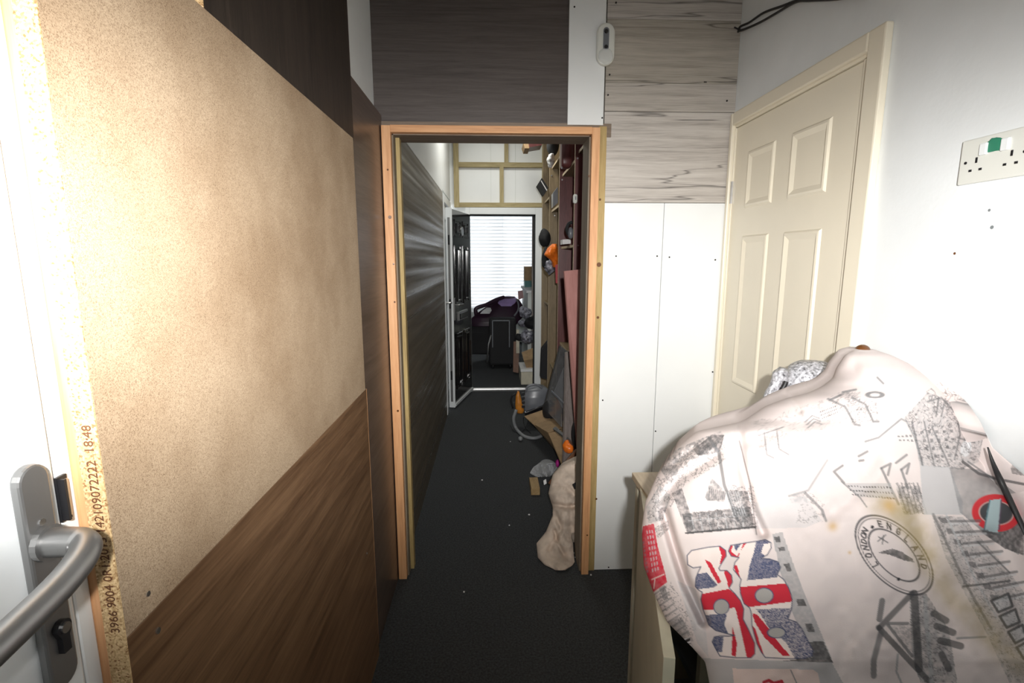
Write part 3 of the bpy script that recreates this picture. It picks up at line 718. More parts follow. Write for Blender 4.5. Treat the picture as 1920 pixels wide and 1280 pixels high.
    for P in ([(680, 600), (760, 930)], [(770, 600), (850, 940)], [(830, 640), (960, 930)], [(880, 420), (860, 560)], [(930, 430), (900, 560)], [(1010, 480), (1040, 700), (1000, 880)], [(800, 450), (900, 420), (1010, 540)], [(1100, 470), (1180, 600), (1240, 720)], [(1020, 720), (1150, 760)], [(1100, 900), (1290, 1030)]): p.line(k2(P), 3.2, g(110), .7)
    p.fill(k2([(1000, 470), (1090, 500), (1220, 700), (1290, 740), (1180, 640), (1060, 560)]), g(95), .6, .9, 11)
    p.grid(k2([(720, 650), (1000, 640), (1040, 880), (790, 900)]), 5, 4, g(90), .6, .4, .35)
    p.ell(k2([(1085, 800)])[0], 10, 16, .2, g(225), .9)
    p.fill(k2([(560, 1090), (740, 1080), (770, 1280), (620, 1300)]), g(120), .7, .7, 12)
    for k in range(6): p.line(k2([(570+30*k, 1060), (640+30*k, 1290)]), 2, g(90), .7)
    p.fill(k2([(740, 930), (960, 940), (1060, 1200), (1060, 1300), (765, 1300)]), g(188), .75)
    # grey street scene with the roundel
    p.fill(k2([(960, 940), (1180, 960), (1330, 1040), (1520, 1180), (1520, 1400), (1480, 1600), (1300, 1500), (1200, 1420), (1040, 1280)]), g(120), .7, .25, 13, .05)
    p.fill(k3([(1130, 220), (1430, 120), (1430, 380), (1290, 330)]), g(45), .8, .4, 14)
    p.line(k2([(1060, 900), (1180, 990), (1340, 1035), (1520, 1070)]), 5, g(75), .8)
    p.fill(k2([(1420, 950), (1450, 890), (1530, 930), (1530, 1010), (1430, 990)]), g(70), .8, .4, 15)
    c = k3([(1235, 80)])[0]
    p.ell(c, 46, 35, .12, (205, 40, 50)); p.ell(c, 31, 21, .12, (60, 62, 66)); p.ell(c, 32, 22, .12, (190, 170, 165), 1, 1.6)
    p.fill(k3([(1145, 205), (1185, -10), (1270, -20), (1245, 220)]), (168, 188, 192)); p.line(k3([(1150, 200), (1190, -10)]), 2.5, (70, 110, 120)); p.line(k3([(1255, 200), (1270, -10)]), 2.5, (90, 70, 90))
    p.line(k3([(1140, 208), (1260, 235)]), 4, g(90))
    # stepped gallery / stands
    p.fill(k3([(780, 95), (1000, 110), (1330, 500), (1430, 640), (1430, 1280), (1330, 1280), (1150, 900), (880, 400)]), g(150), .55, .5, 16, .1)
    for k in range(8):
        x = 820+52*k; y = 110+78*k
        p.line(k3([(x+80, y+30), (x+300, y+25-k*6)]), 5, g(95), .7); p.line(k3([(x+90, y+48), (x+290, y+44-k*6)]), 4, g(205), .6)
        p.fill(k3([(x+5, y), (x+60, y+5), (x+75, y+45), (x+22, y+38)]), g(85), .7)
    p.line(k3([(790, 90), (1010, 560), (1200, 900)]), 5, g(110), .7); p.line(k3([(880, 90), (1090, 560), (1240, 820)]), 4, g(190), .7)
    p.line(k3([(1000, 600), (1330, 560)]), 4, g(80), .8); p.line(k3([(1330, 500), (1100, 280)]), 3, g(90), .7)
    for k in range(4):
        q = [(1200+60*k, 700+110*k), (1320+50*k, 650+110*k), (1350+50*k, 740+110*k), (1250+60*k, 780+110*k)]
        p.fill(k3(q), g(200), .6); p.line(k3(q), 5, g(60), .85, True)
    # building with the gable, lower right
    p.fill(k3([(620, 640), (740, 650), (900, 900), (960, 1280), (700, 1280), (640, 1100)]), g(125), .75, .5, 17, .1)
    for P, wd, v in (([(640, 650), (410, 890)], 11, 85), ([(405, 890), (620, 1120), (780, 1290)], 11, 75), ([(655, 650), (690, 1180)], 15, 70), ([(430, 700), (410, 830)], 11, 100), ([(420, 930), (370, 1120), (370, 1230)], 11, 105), ([(540, 1080), (530, 1200), (570, 1290)], 4, 150), ([(470, 870), (640, 1090)], 6, 100), ([(730, 680), (780, 1280)], 8, 165), ([(480, 860), (610, 860)], 6, 110), ([(960, 965), (1160, 955)], 4, 150)):
        p.line(k3(P), wd, g(v), .8)
    for P in ([(795, 790), (880, 840)], [(815, 880), (930, 925)], [(840, 980), (985, 1020)], [(850, 1080), (900, 1180)]): p.line(k3(P), 13, g(70), .75)
    p.fill(k3([(480, 880), (630, 860), (640, 1060), (560, 980)]), g(110), .5, 1.2, 18, .4)
    # round stamp
    c = k3([(514, 378)])[0]; ro = math.atan2(275, 262); R1, R2 = 91, 50
    for a_, b_, wd in ((R1, R2, 2.4), (R1-6, R2-5, 1.2), (R1-30, R2-19, 2.2)): p.ell(c, a_, b_, ro, (60, 60, 66), .9, wd)
    ex = lambda t, k: (c[0]+k[0]*math.cos(t)*math.cos(ro)-k[1]*math.sin(t)*math.sin(ro), c[1]+k[0]*math.cos(t)*math.sin(ro)+k[1]*math.sin(t)*math.cos(ro))
    def word(wd, ts, h):
        for ch, t in zip(wd, ts):
            q = ex(t, (R1-24, R2-16)); q2 = ex(t+.05, (R1-24, R2-16)); o2 = ex(t, (R1-8, R2-6))
            rx, ry = q2[0]-q[0], q2[1]-q[1]; n = math.hypot(rx, ry); rx, ry = rx/n, ry/n
            ux, uy = (o2[0]-q[0]), (o2[1]-q[1]); n = math.hypot(ux, uy); ux, uy = ux/n, uy/n
            for st_ in G[ch]: p.line([(q[0]+rx*(a-.35)*h+ux*b*h, q[1]+ry*(a-.35)*h+uy*b*h) for a, b in st_], 2.6, (45, 45, 50), .95)
    word('LONDON', [1.75, 2.02, 2.27, 2.49, 2.70, 2.93], 11)
    word('ENGLAND', [3.75, 4.05, 4.35, 4.65, 4.95, 5.25, 5.55], 11)
    for q in ((360, 180), (545, 548)): p.ell(k3([q])[0], 3.2, 3.2, 0, (45, 45, 50))
    p.fill(k3([(400, 362), (450, 345), (500, 332), (560, 350), (640, 400), (660, 430), (590, 418), (520, 390), (470, 372)]), g(70), .9, .2, 19)
    for P in ([(405, 250), (470, 290)], [(440, 240), (430, 300)], [(455, 235), (400, 280)]): p.line(k3(P), 2.4, g(90), .8)
    for P, fs, sd, al in ((k2([(620, 570), (800, 380), (1000, 470), (1100, 470), (1220, 690), (1180, 900), (1060, 960), (740, 930), (700, 730)]), .09, 1, .75),
                   (k2([(780, 380), (900, 300), (1080, 420), (1220, 690), (1020, 640)]), .07, 2, .7), (k3([(780, 95), (1000, 110), (1330, 500), (1430, 640), (1430, 1280), (1330, 1280), (1150, 900), (880, 400)]), .10, 3, .6),
                   (k3([(620, 640), (740, 650), (900, 900), (960, 1280), (700, 1280), (640, 1100)]), .08, 4, .7), (a7([(110, 500), (240, 400), (345, 380), (350, 470), (200, 560), (120, 690), (60, 690)]), .09, 5, .7),
                   (a7([(190, 660), (440, 640), (458, 718), (215, 738)]), .14, 6, .8), (k2([(30, 430), (160, 370), (420, 450), (430, 600), (240, 630)]), .10, 7, .6), (k2([(560, 1060), (740, 1060), (770, 1290), (620, 1300)]), .12, 8, .8),
                   (k1([(180, 640), (300, 560), (470, 900), (420, 1000), (300, 960)]), .10, 9, .7), (a7([(360, 560), (450, 560), (470, 720), (380, 700)]), .10, 10, .7), (a7([(640, 570), (720, 640), (700, 700), (600, 700)]), .08, 11, .5), (a7([(450, 330), (700, 250), (780, 330), (600, 400), (480, 480)]), .07, 12, .35)):
        p.sketch(P, g(75), al, fs, sd)
    # stains
    for P, wd, al in (([(430, 10), (600, 90), (700, 250), (800, 420), (880, 620), (1080, 800), (1250, 1020), (1400, 1150)], 26, .5), ([(560, 60), (660, 260), (740, 420)], 20, .35)):
        Q = k3(P); m = np.exp(-(pl_d(X, Y, Q)/wd)**2)*(.35+1.1*vn(X*.05+9, Y*.05+9, 3)); p.put(m, (165, 145, 85), al)
    for q, r in (((80, 175), 9), ((200, 360), 3), ((480, 30), 14)): cc = k3([q])[0]; p.put(np.exp(-((X-cc[0])**2+(Y-cc[1])**2)/r**2), (205, 165, 95), .7)
    # column strip left of the stamp and the shaded street under the letters
    p.fill(k1([(1010, 230), (1080, 215), (1200, 560), (1430, 1110), (1280, 1120), (1150, 780), (1060, 480)]), g(160), .8, .25, 20)
    for q in ([(1050, 325), (1092, 320), (1100, 345), (1060, 350)], [(1090, 440), (1130, 435), (1145, 490), (1110, 492)], [(1180, 690), (1235, 690), (1250, 735), (1190, 735)], [(1020, 250), (1060, 245), (1070, 290), (1035, 290)], [(1240, 860), (1290, 860), (1310, 920), (1260, 920)]): p.fill(k1(q), g(55), .85, .2, 21)
    p.fill(k1([(1270, 990), (1370, 985), (1440, 1140), (1080, 1125), (1290, 1100)]), g(60), .9, .2, 22)
    p.fill(k1([(480, 1105), (1430, 1135), (1520, 1300), (1500, 1500), (560, 1500), (520, 1200)]), g(165), .7)
    p.fill(k1([(728, 1178), (1300, 1185), (1335, 1215), (1380, 1500), (760, 1500)]), (228, 206, 198))
    p.line(k1([(1140, 1190), (1190, 1300)]), 2, g(120)); p.line(k1([(950, 1275), (985, 1262), (1020, 1282), (1075, 1268), (1085, 1290)]), 6, (190, 45, 60))
    p.fill(k1([(340, 560), (470, 620), (540, 900), (560, 1100), (480, 1000), (400, 760)]), g(190), .6, .3, 23)
    # union flag lettering
    LB = k1([(408, 380), (440, 345), (560, 322), (640, 315), (680, 345), (684, 385), (655, 430), (632, 470), (640, 487), (690, 487), (722, 520), (728, 570), (705, 610), (745, 650), (785, 700), (808, 760), (803, 830), (840, 900), (885, 1000), (886, 1075), (860, 1102), (760, 1102), (640, 1090), (610, 1040), (585, 990), (600, 955), (640, 948), (700, 950), (745, 945), (690, 932), (610, 910), (560, 870), (540, 810), (520, 760), (505, 690), (515, 640), (490, 625), (466, 600), (470, 540), (490, 490), (505, 460), (450, 468), (412, 445)])
    RB = k1([(700, 350), (715, 310), (800, 295), (900, 280), (960, 268), (1000, 290), (1003, 325), (975, 375), (930, 400), (990, 405), (1050, 425), (1068, 465), (1045, 515), (1090, 550), (1130, 620), (1150, 690), (1145, 760), (1120, 830), (1180, 850), (1220, 900), (1260, 980), (1297, 1050), (1290, 1090), (1240, 1108), (1100, 1108), (960, 1100), (930, 1060), (900, 1000), (880, 930), (865, 870), (862, 790), (850, 750), (810, 720), (785, 650), (780, 590), (790, 550), (760, 510), (735, 480), (745, 430), (775, 395), (720, 385)])
    navy = (62, 74, 112); red = (206, 38, 58)
    m = (p.inside(LB) | p.inside(RB)).astype(float); p.put(m, (240, 226, 220)); p.clip = m
    for P in ([(466, 515), (545, 500), (625, 590), (600, 605), (460, 622)], [(540, 800), (690, 795), (670, 870), (700, 935), (600, 910), (545, 850)], [(580, 950), (665, 955), (655, 1060), (600, 1060)], [(895, 280), (1010, 262), (1010, 290), (950, 300), (930, 360), (975, 400), (1075, 420), (1080, 480), (1040, 535), (832, 556), (850, 450), (880, 360)], [(735, 300), (790, 296), (752, 352)]):
        p.fill(k1(P), navy, 1, .25, 24, .5)
    p.fill(k1([(895, 760), (1150, 750), (1130, 820), (1220, 870), (1310, 1050), (1290, 1110), (1170, 1110), (1110, 1000), (980, 885), (930, 800)]), navy, 1, .55, 25, .6)
    for P in ([(500, 655), (700, 617), (745, 650), (792, 745), (510, 768)], [(700, 617), (790, 690), (812, 760), (805, 830), (890, 1000), (890, 1110), (832, 1110), (792, 930), (752, 765)], [(532, 408), (575, 430), (650, 565), (628, 582), (590, 520)], [(628, 312), (690, 330), (690, 395), (636, 445), (652, 380)], [(665, 480), (730, 500), (735, 600), (702, 608)], [(775, 603), (1100, 578), (1160, 640), (1155, 705), (820, 748), (780, 680)], [(700, 300), (735, 300), (718, 350), (760, 385), (826, 292), (806, 292), (770, 390), (735, 400), (695, 360)], [(735, 450), (760, 450), (785, 540), (770, 560)], [(868, 790), (900, 795), (980, 890), (1040, 975), (1135, 1090), (1085, 1090), (955, 960), (885, 850)], [(866, 870), (890, 900), (955, 1100), (920, 1090)], [(728, 880), (760, 1000), (752, 1095), (722, 1085)]):
        p.fill(k1(P), red)
    p.clip = None
    for q, a_, b_ in (((650, 743), 14.5, 14.5), ((952, 663), 17, 14), ((1040, 925), 17, 10)): cc = k1([q])[0]; p.ell(cc, a_, b_, 0, (176, 172, 168)); p.ell(cc, a_, b_, 0, navy, 1, 1.6)
    p.line(LB, 1.8, (70, 76, 100), 1, True); p.line(RB, 1.8, (70, 76, 100), 1, True)
    # red kiosk on the left flank
    BX = [(200, 385), (262, 370), (284, 500), (326, 650), (338, 705), (250, 768), (235, 740), (205, 640), (186, 500)]
    p.fill(k6(BX), (206, 40, 62), 1, .12, 26)
    p.grid(k6([(215, 405), (258, 398), (296, 640), (250, 655)]), 3, 8, (200, 170, 175), .9, .6, .6)
    p.grid(k6([(192, 470), (210, 462), (238, 650), (214, 660)]), 1, 8, (170, 120, 130), .8, .5, .6)
    p.line(k6([(250, 690), (320, 660)]), 2, (235, 210, 205)); p.line(k6([(262, 740), (268, 690)]), 2, (235, 210, 205))
    p.fill(k6([(265, 395), (345, 350), (350, 400), (285, 460)]), g(95), .7, .9, 27, .5)
    for k in range(9): p.line(k6([(258+18*k, 780+30*k), (330+16*k, 730+32*k)]), 3, g(120), .65)
    p.fill(k6([(290, 740), (325, 720), (345, 800), (320, 810)]), g(100), .7, .3, 28)
    p.fill(k6([(335, 930), (420, 900), (490, 1040), (400, 1060)]), g(110), .6, .6, 29)
    return p.C
m, nt, b = newmat('london_print_cotton'); N = nt.nodes; L = nt.links; b.inputs['Roughness'].default_value = .8
a_ = N.new('ShaderNodeAttribute'); a_.attribute_name = 'print'; L.new(a_.outputs['Color'], b.inputs['Base Color'])
tc = N.new('ShaderNodeTexCoord'); n_ = N.new('ShaderNodeTexNoise'); n_.inputs['Scale'].default_value = 700; L.new(tc.outputs['Object'], n_.inputs['Vector'])
bp = N.new('ShaderNodeBump'); bp.inputs['Strength'].default_value = .25; bp.inputs['Distance'].default_value = .001; L.new(n_.outputs['Fac'], bp.inputs['Height']); L.new(bp.outputs[0], b.inputs['Normal'])
M['london'] = m

def clampR(P):
    P = P.copy(); k = np.where((P[..., 2] < .812) & (P[..., 1] > .748), .748/P[..., 1], 1.)[..., None]; P = CC+(P-CC)*k; P = P.copy(); lim = WX1-.010+.006*np.sin(P[..., 2]*40); k = np.where(P[..., 0] > lim, lim/np.maximum(P[..., 0], 1e-6), 1.)[..., None]; return CC+(P-CC)*k
rows = [(656, 1603, 1640, 1.16, .03, .05), (664, 1585, 1668, 1.12, .05, .08), (690, 1568, 1722, 1.06, .10, .12), (708, 1562, 1752, 1.03, .12, .14), (724, 1542, 1776, 1.01, .13, .15), (736, 1516, 1792, .99, .14, .16), (745, 1478, 1804, .975, .15, .17), (760, 1436, 1818, .96, .16, .18),
        (790, 1392, 1838, .93, .17, .2), (808, 1305, 1846, .91, .18, .2), (840, 1268, 1862, .88, .18, .2), (890, 1232, 1920, .84, .17, .2), (940, 1210, 1965, .80, .16, .18),
        (990, 1203, 2010, .77, .16, .15), (1060, 1207, 2040, .73, .15, .1), (1110, 1225, 2060, .705, .14, .08), (1165, 1250, 2080, .68, .12, .06), (1203, 1288, 2090, .665, .1, .05), (1240, 1322, 2100, .65, .08, .05),
        (1280, 1330, 2110, .64, .07, .05), (1400, 1350, 2140, .61, .05, .05), (1460, 1360, 2150, .60, .05, .04)]
cr = [([(1385, 800), (1392, 880), (1412, 960), (1430, 1000)], 9, .018), ([(1478, 735), (1500, 770)], 6, .010), ([(1245, 960), (1262, 1020), (1285, 1090), (1320, 1165)], 8, .028),
      ([(1240, 940), (1270, 900), (1345, 850)], 10, .012), ([(1230, 880), (1262, 872), (1300, 840)], 7, .010), ([(1810, 880), (1880, 900), (1930, 905)], 12, .02), ([(1535, 720), (1560, 700), (1600, 690)], 14, .01),
      ([(1560, 960), (1640, 900), (1660, 870)], 16, .008), ([(1400, 830), (1480, 800), (1540, 790)], 12, .006), ([(1720, 960), (1740, 1080), (1800, 1200)], 18, .008), ([(1860, 1010), (1900, 1100), (1915, 1200)], 18, .012)]
cov = lump('printed_cover', rows, 640, 560, M['london'], None, creases=cr, amp=.008, fs=3.2, seed=4, colfn=london, clamp=clampR, nb=30)
tag(cov, 'grey and cream cotton cover printed with London sights, heaped on the cream cabinet', 'cover')
sp = [(1852, 838, .915), (1862, 868, .905), (1878, 905, .895), (1898, 948, .865), (1925, 1010, .83), (1950, 1080, .80)]
def surfY(px, py):
    return None
tube('strap', spline([at(a, b_, y=c_-.014) for a, b_, c_ in sp], 5), [.0012+.0042*min(1, i/9) for i in range(26)], M['strap'], cov)

# tinsel-like silver bundle and the small brown knob behind the cover
fb = empty('sequin_bag', at(1490, 740, y=1.2)-np.array([0, 0, .06]), 'silver sequinned bag with a black strap behind the printed cover', 'bag')
lump('bag_body', [(678, 1500, 1545, 1.36, .02, .03), (684, 1482, 1568, 1.34, .04, .05), (700, 1476, 1580, 1.32, .05, .06), (725, 1470, 1590, 1.31, .05, .06), (760, 1462, 1590, 1.30, .05, .06), (860, 1450, 1560, 1.30, .05, .06), (948, 1450, 1540, 1.30, .04, .06)], 90, 70, M['fluff'], fb, amp=.006, fs=20, seed=3, nb=20, zmin=.803)
lump('bag_flap', [(690, 1466, 1474, 1.30, .01, .02), (697, 1450, 1478, 1.285, .02, .02), (720, 1444, 1478, 1.28, .02, .02), (735, 1434, 1475, 1.28, .02, .02), (752, 1430, 1450, 1.28, .015, .02)], 40, 40, M['fluff'], fb, amp=.005, fs=20, seed=5, nb=12)
tube('strap', spline([at(a, b_, y=1.255) for a, b_ in ((1432, 762), (1446, 745), (1460, 738), (1470, 724), (1474, 715))], 6), .006, M['strap'], fb)
V_, F_ = disc_vf(at(1468, 731, y=1.248), (0, -1, 0), .0035, .003, 10); mobj('stud', V_, F_, M['steel'], fb)
kb = blob('brown_knob', at(1617, 659, y=1.20), (.018, .018, .018), M['amber'], None, amp=.03, rings=12, segs=18); tag(kb, 'small brown wooden knob poking out above the printed cover', 'knob')

# ------------------------------------------------------------------ cabinet under the cover
cb = empty('cabinet', (.73, 1.15, 0), 'cream and pale wood low cabinet with open door under the printed cover', 'cabinet')
X0, X1, Y0, Y1, ZT = .455, WX1-.012, .80, 1.485, .80
box('top', X0-.012, X1, Y0-.01, Y1+.005, ZT-.022, ZT, M['cabwood'], cb, .002)
box('side_panel', X0, X1, Y1-.022, Y1, 0, ZT-.022, M['cabcream'], cb, .001)
box('side_panel', X0, X1, Y0, Y0+.02, 0, ZT-.022, M['cabedge'], cb, .001)
box('divider', X0+.02, X1-.02, 1.0, 1.018, .08, ZT-.022, M['cabedge'], cb)
box('back_panel', X1-.012, X1, Y0+.02, Y1-.022, 0, ZT-.022, M['cabin'], cb)
box('base', X0+.01, X1-.012, Y0+.02, Y1-.022, .03, .07, M['cabin'], cb)
box('shelf', X0+.05, X1-.012, 1.018, Y1-.022, .40, .418, M['cabin'], cb)
h0 = Vector((X0-.012, 1.40, 0)); h1 = Vector((.293, .756, 0)); dd = (h1-h0).normalized(); nn = Vector((dd.y, -dd.x, 0))
if nn.x < 0: nn = -nn
def dpanel(name, u0, u1, n0, n1, z0, z1, mat, par=cb, bevel=.001):
    V = [tuple(h0+dd*u+nn*n+Vector((0, 0, z))) for u in (u0, u1) for n in (n0, n1) for z in (z0, z1)]
    return mobj(name, V, BF, mat, par, bevel)
DW = (h1-h0).length
dr = dpanel('door', 0, DW, 0, .0205, .04, ZT-.01, M['cabcream'])
dpanel('edge_band', .0, DW+.001, .0005, .020, ZT-.0105, ZT-.0085, M['cabedge'], dr, 0)
dpanel('edge_band', DW-.0005, DW+.0015, .0005, .020, .04, ZT-.009, M['cabedge'], dr, 0)

# ------------------------------------------------------------------ things on the lobby walls
sl = empty('sensor_light', (.462, YB-.022, 2.25), 'oval white stick-on sensor light above the right post of the opening', 'light')
sy = YB-.022; cx, cz = .4625, 2.315
ov = [(cx+a, cz+b_) for a, b_ in rrect(.036, .079, 14)]
prism('body', ov, 'y', sy-.022, sy, M['socket'], sl, .006)
prism('sensor_strip', [(cx+a, cz+.018+b_) for a, b_ in rrect(.0115, .042, 8)], 'y', sy-.0245, sy-.021, M['grey'], sl, .001)
V_, F_ = disc_vf((cx, sy-.024, cz+.045), (0, -1, 0), .009, .004, 16, .006); mobj('sensor_lens', V_, F_, M['black'], sl)
V_, F_ = disc_vf((cx, sy-.024, cz-.012), (0, -1, 0), .007, .003, 16); mobj('sensor_lens', V_, F_, M['dark'], sl)
blob('lamp_dome', (cx, sy-.021, cz-.046), (.031, .012, .031), M['clear'], sl, amp=0, rings=12, segs=24)

ck = empty('socket', (WX1, .94, 1.6), 'white double wall socket plate with green stain on the right wall', 'socket')
sc = lambda px, py: at(px, py, x=WX1-.012)
sa, sb = sc(1803, 265), sc(1803, 346); W_ = .150
ys0, ys1 = sa[1]-W_, sa[1]; zs1 = sa[2]; zs0 = sb[2]
box('plate', WX1-.010, WX1, ys0, ys1, zs0, zs1, M['socket'], ck, .003)
hH = zs1-zs0; yc0 = (ys0+ys1)/2
for k in (-1, 1):
    yk = yc0+k*W_*.24
    box('switch', WX1-.015, WX1-.009, yk-.008+k*-.014, yk+.008+k*-.014, zs1-hH*.42, zs1-hH*.16, M['upvc'], ck, .002)
    box('slot', WX1-.0112, WX1-.0098, yk-.002, yk+.002, zs0+hH*.44, zs0+hH*.56, M['dark'], ck)
    for q in (-1, 1): box('slot', WX1-.0112, WX1-.0098, yk+q*.011-.003, yk+q*.011+.003, zs0+hH*.26, zs0+hH*.31, M['dark'], ck)
for k in (-1, 1):
    V_, F_ = disc_vf((WX1-.010, yc0+k*W_*.40, zs0+hH*.48), (-1, 0, 0), .003, .0012, 10); mobj('screw', V_, F_, M['dark'], ck)
blob('green_stain', (WX1-.0105, yc0+.004, zs1-hH*.24), (.0012, .018, .012), M['stain'], ck, amp=.3, fs=90, rings=10, segs=16)
for px, py, r in ((1855, 394, .003), (1860, 426, .004), (1790, 475, .003)):
    c_ = at(px, py, x=WX1); V_, F_ = disc_vf(c_+np.array([.0005, 0, 0]), (-1, 0, 0), r, .001, 7); mobj('scuff', V_, F_, M['amber'] if px < 1800 else M['cabin'], wall_right)

cbl = empty('cable', at(1400, 50, x=WX1-.02), 'pair of black cables drooping across the top of the right wall', 'cable')
Q1 = [(1384, 60, .010), (1388, 50, .014), (1405, 42, .014), (1432, 24, .014), (1465, 12, .014), (1500, 0, .014), (1560, -4, .014), (1640, -20, .014)]
Q2 = [(1385, 58, .010), (1398, 54, .016), (1425, 42, .016), (1455, 25, .016), (1492, 4, .016), (1520, 1, .016), (1570, -2, .016), (1640, -14, .016)]
for Q in (Q1, Q2): tube('strand', spline([at(a, b_, x=WX1-c_) for a, b_, c_ in Q], 6), .0042, M['strap'], cbl)
tube('strand', spline([(WX1-.012, YB-.016, at(1384, 58, y=YB)[2]), (.99, YB-.018, at(1384, 55, y=YB)[2]+.0)], 4), .003, M['strap'], cbl)

# ------------------------------------------------------------------ shelving in the passage
XS = .548; XB = CX1-.004
def Yof(px): return at(px, 500, x=XS)[1]
sh = empty('shelving_unit', (.73, 3.9, 0), 'mahogany and brown open shelving along the right side of the passage', 'shelving')
divs = [(1016.5, 'olive'), (1029, 'olive'), (1047, 'mahog'), (1075, 'mahog'), (1100, 'mahog')]
YD = []
for px, mm in divs:
    y = min(Yof(px), YE-.05); YD.append(y)
for (px, mm), y in zip(divs, YD):
    d_ = box('divider', XS, XB, y, y+.018, 0, 2.9, M[mm], sh)
    box('front_edge', XS-.002, XS, y, y+.018, 0, 2.9, M['raw'], sh)
box('back_panel', XB, CX1-.0005, YD[-1], YD[0], 0, 2.9, M['olive'], sh)
def shelf(i, z, inset=.02, mm='olive'):
    y0, y1 = YD[i+1]+.018, YD[i]
    box('shelf', XS+inset+.002, XB, y0, y1, z-.018, z, M[mm], sh); box('shelf_edge', XS+inset, XS+inset+.002, y0, y1, z-.018, z, M['raw'], sh)
def zat(px, py, y, x=XS): return at(px, py, x=x)[2]
Z = {}
for i, lst in {0: (377, 470, 565), 1: (310, 392, 690), 2: (319, 461, 655), 3: (281,)}.items():
    pxm = {0: 1022, 1: 1037, 2: 1061, 3: 1086}[i]
    for py in lst:
        z = zat(pxm, py, None, XS+.02); Z[(i, py)] = z; shelf(i, z)
for i in range(4): shelf(i, 2.75); shelf(i, .10)
for px, py, i in ((1083, 297, 3), (1054, 337, 2), (1040, 404, 1), (1084, 460, 3), (1034, 329, 1)):
    c_ = at(px, py, y=YD[i]-.002); V_, F_ = disc_vf(c_, (0, -1, 0), .006, .006, 8); mobj('bracket', V_, F_, M['steel'], sh)
print('dividers', [round(float(v), 2) for v in YD], {k_: round(float(v), 2) for k_, v in Z.items()})

def slab(name, pts, th, mat, parent=None, bevel=0, **k):
    """board through four points (px, py, Y)"""
    P = [at(a, b_, y=c_) for a, b_, c_ in pts]; n = np.cross(P[1]-P[0], P[3]-P[0]); n /= np.linalg.norm(n)
    if n[1] < 0: n = -n
    V = P+[p_+n*th for p_ in P]
    return mobj(name, V, [(0, 1, 2, 3), (7, 6, 5, 4), (0, 4, 5, 1), (1, 5, 6, 2), (2, 6, 7, 3), (3, 7, 4, 0)], mat, parent, bevel, **k)

# things on the shelves
tag(slab('board_offcut', [(981, 268, 4.9), (994, 266, 4.9), (993, 278, 4.9), (984, 278, 4.9)], .25, M['card']), 'short pale offcut sticking out at the top of the shelving', 'board')
tag(slab('dark_board', [(991, 264, 4.85), (1018, 262, 4.85), (1016, 272, 4.85), (993, 276, 4.85)], .2, M['mahog']), 'dark brown board lying at the top of the shelving', 'board')
fo = slab('box_file', [(1009, 344, 4.75), (1016, 333, 4.75), (1028, 352, 4.75), (1021, 364, 4.75)], .22, M['blackm']); tag(fo, 'dark box file with pale edge tilting out of the farthest shelf bay', 'file')
slab('pale_edge', [(1014, 339, 4.745), (1015, 338, 4.745), (1026, 356, 4.745), (1025, 358, 4.745)], .003, M['paper'], fo)
tag(blob('paper_bundle', at(1032, 300, y=4.33), (.03, .05, .05), M['paper'], amp=.25, fs=40), 'crumpled white paper on an upper shelf', 'paper')
tag(slab('grey_folder', [(1037, 362, 4.2), (1046, 350, 4.2), (1046, 380, 4.2), (1037, 388, 4.2)], .12, M['grey'], None), 'grey folder leaning on a shelf above the orange bag', 'folder')
tag(blob('black_hat', at(1021, 446, y=4.78), (.055, .07, .085), M['blackm'], amp=.12, fs=18), 'black fabric hat hanging out above the orange bag', 'hat')
tag(blob('dark_box', at(1061, 285, y=3.7), (.04, .06, .11), M['mahog'], amp=.02, pw=.4), 'dark brown box on the upper shelf of the middle bay', 'box')
tag(blob('black_bag', at(1037, 272, y=4.4), (.05, .08, .09), M['blackm'], amp=.1, fs=14), 'black bag at the top of the shelving', 'bag')
bg_ = lump('orange_carrier_bag', [(457, 1036, 1044, 4.25), (466, 1026, 1046, 4.2), (478, 1022, 1046, 4.18), (490, 1032, 1047, 4.2), (501, 1036, 1046, 4.25)], 40, 40, M['orange'], None, Df=.05, Db=.05, amp=.03, fs=22, seed=2, nb=12, wob=1.5)
tag(bg_, 'orange plastic carrier bag hanging from the shelving', 'bag')
tag(blob('clear_bag', at(1031, 500, y=4.35), (.045, .05, .06), M['mixed'], amp=.3, fs=30), 'crumpled clear and grey plastic bag below the orange bag', 'bag')
tag(blob('dark_cloth', at(1023, 485, y=4.55), (.03, .05, .09), M['blackm'], amp=.2, fs=25), 'black cloth bundle tucked behind the orange bag', 'cloth')
tag(slab('red_strap', [(1041, 497, 4.2), (1046, 495, 4.2), (1046, 532, 4.2), (1042, 530, 4.2)], .006, M['red']), 'dark red strap hanging under the orange bag', 'strap')
wh = empty('cable_clip', at(1077, 373, y=YD[3]-.004), 'small white oval fitting with a dark slot on the nearest divider', 'fitting')
c_ = at(1078, 373, y=YD[3]-.004)
prism('body', [(c_[0]+a, c_[2]+b_) for a, b_ in rrect(.014, .030, 8)], 'y', c_[1]-.018, c_[1], M['socket'], wh, .004)
prism('slot', [(c_[0]+.002+a, c_[2]+.004+b_) for a, b_ in rrect(.003, .012, 4)], 'y', c_[1]-.020, c_[1]-.017, M['grey'], wh)
hpn = empty('headphones', at(1068, 432, y=3.55), 'black headphones hanging against the divider above the white box', 'headphones')
tube('headband', spline([at(a, b_, y=3.5) for a, b_ in ((1073, 416), (1066, 420), (1063, 430), (1066, 440))], 5), .012, M['blackm'], hpn)
blob('ear_cup', at(1070, 437, y=3.5), (.022, .022, .04), M['grey'], hpn, amp=.03, rings=12, segs=16)
zb = Z[(2, 461)]
tag(slab('white_carton', [(1055, 449, 3.7), (1070, 448, 3.7), (1070, 456.5, 3.7), (1055, 458, 3.7)], .12, M['paper']), 'small white carton on the shelf beside the headphones', 'carton')
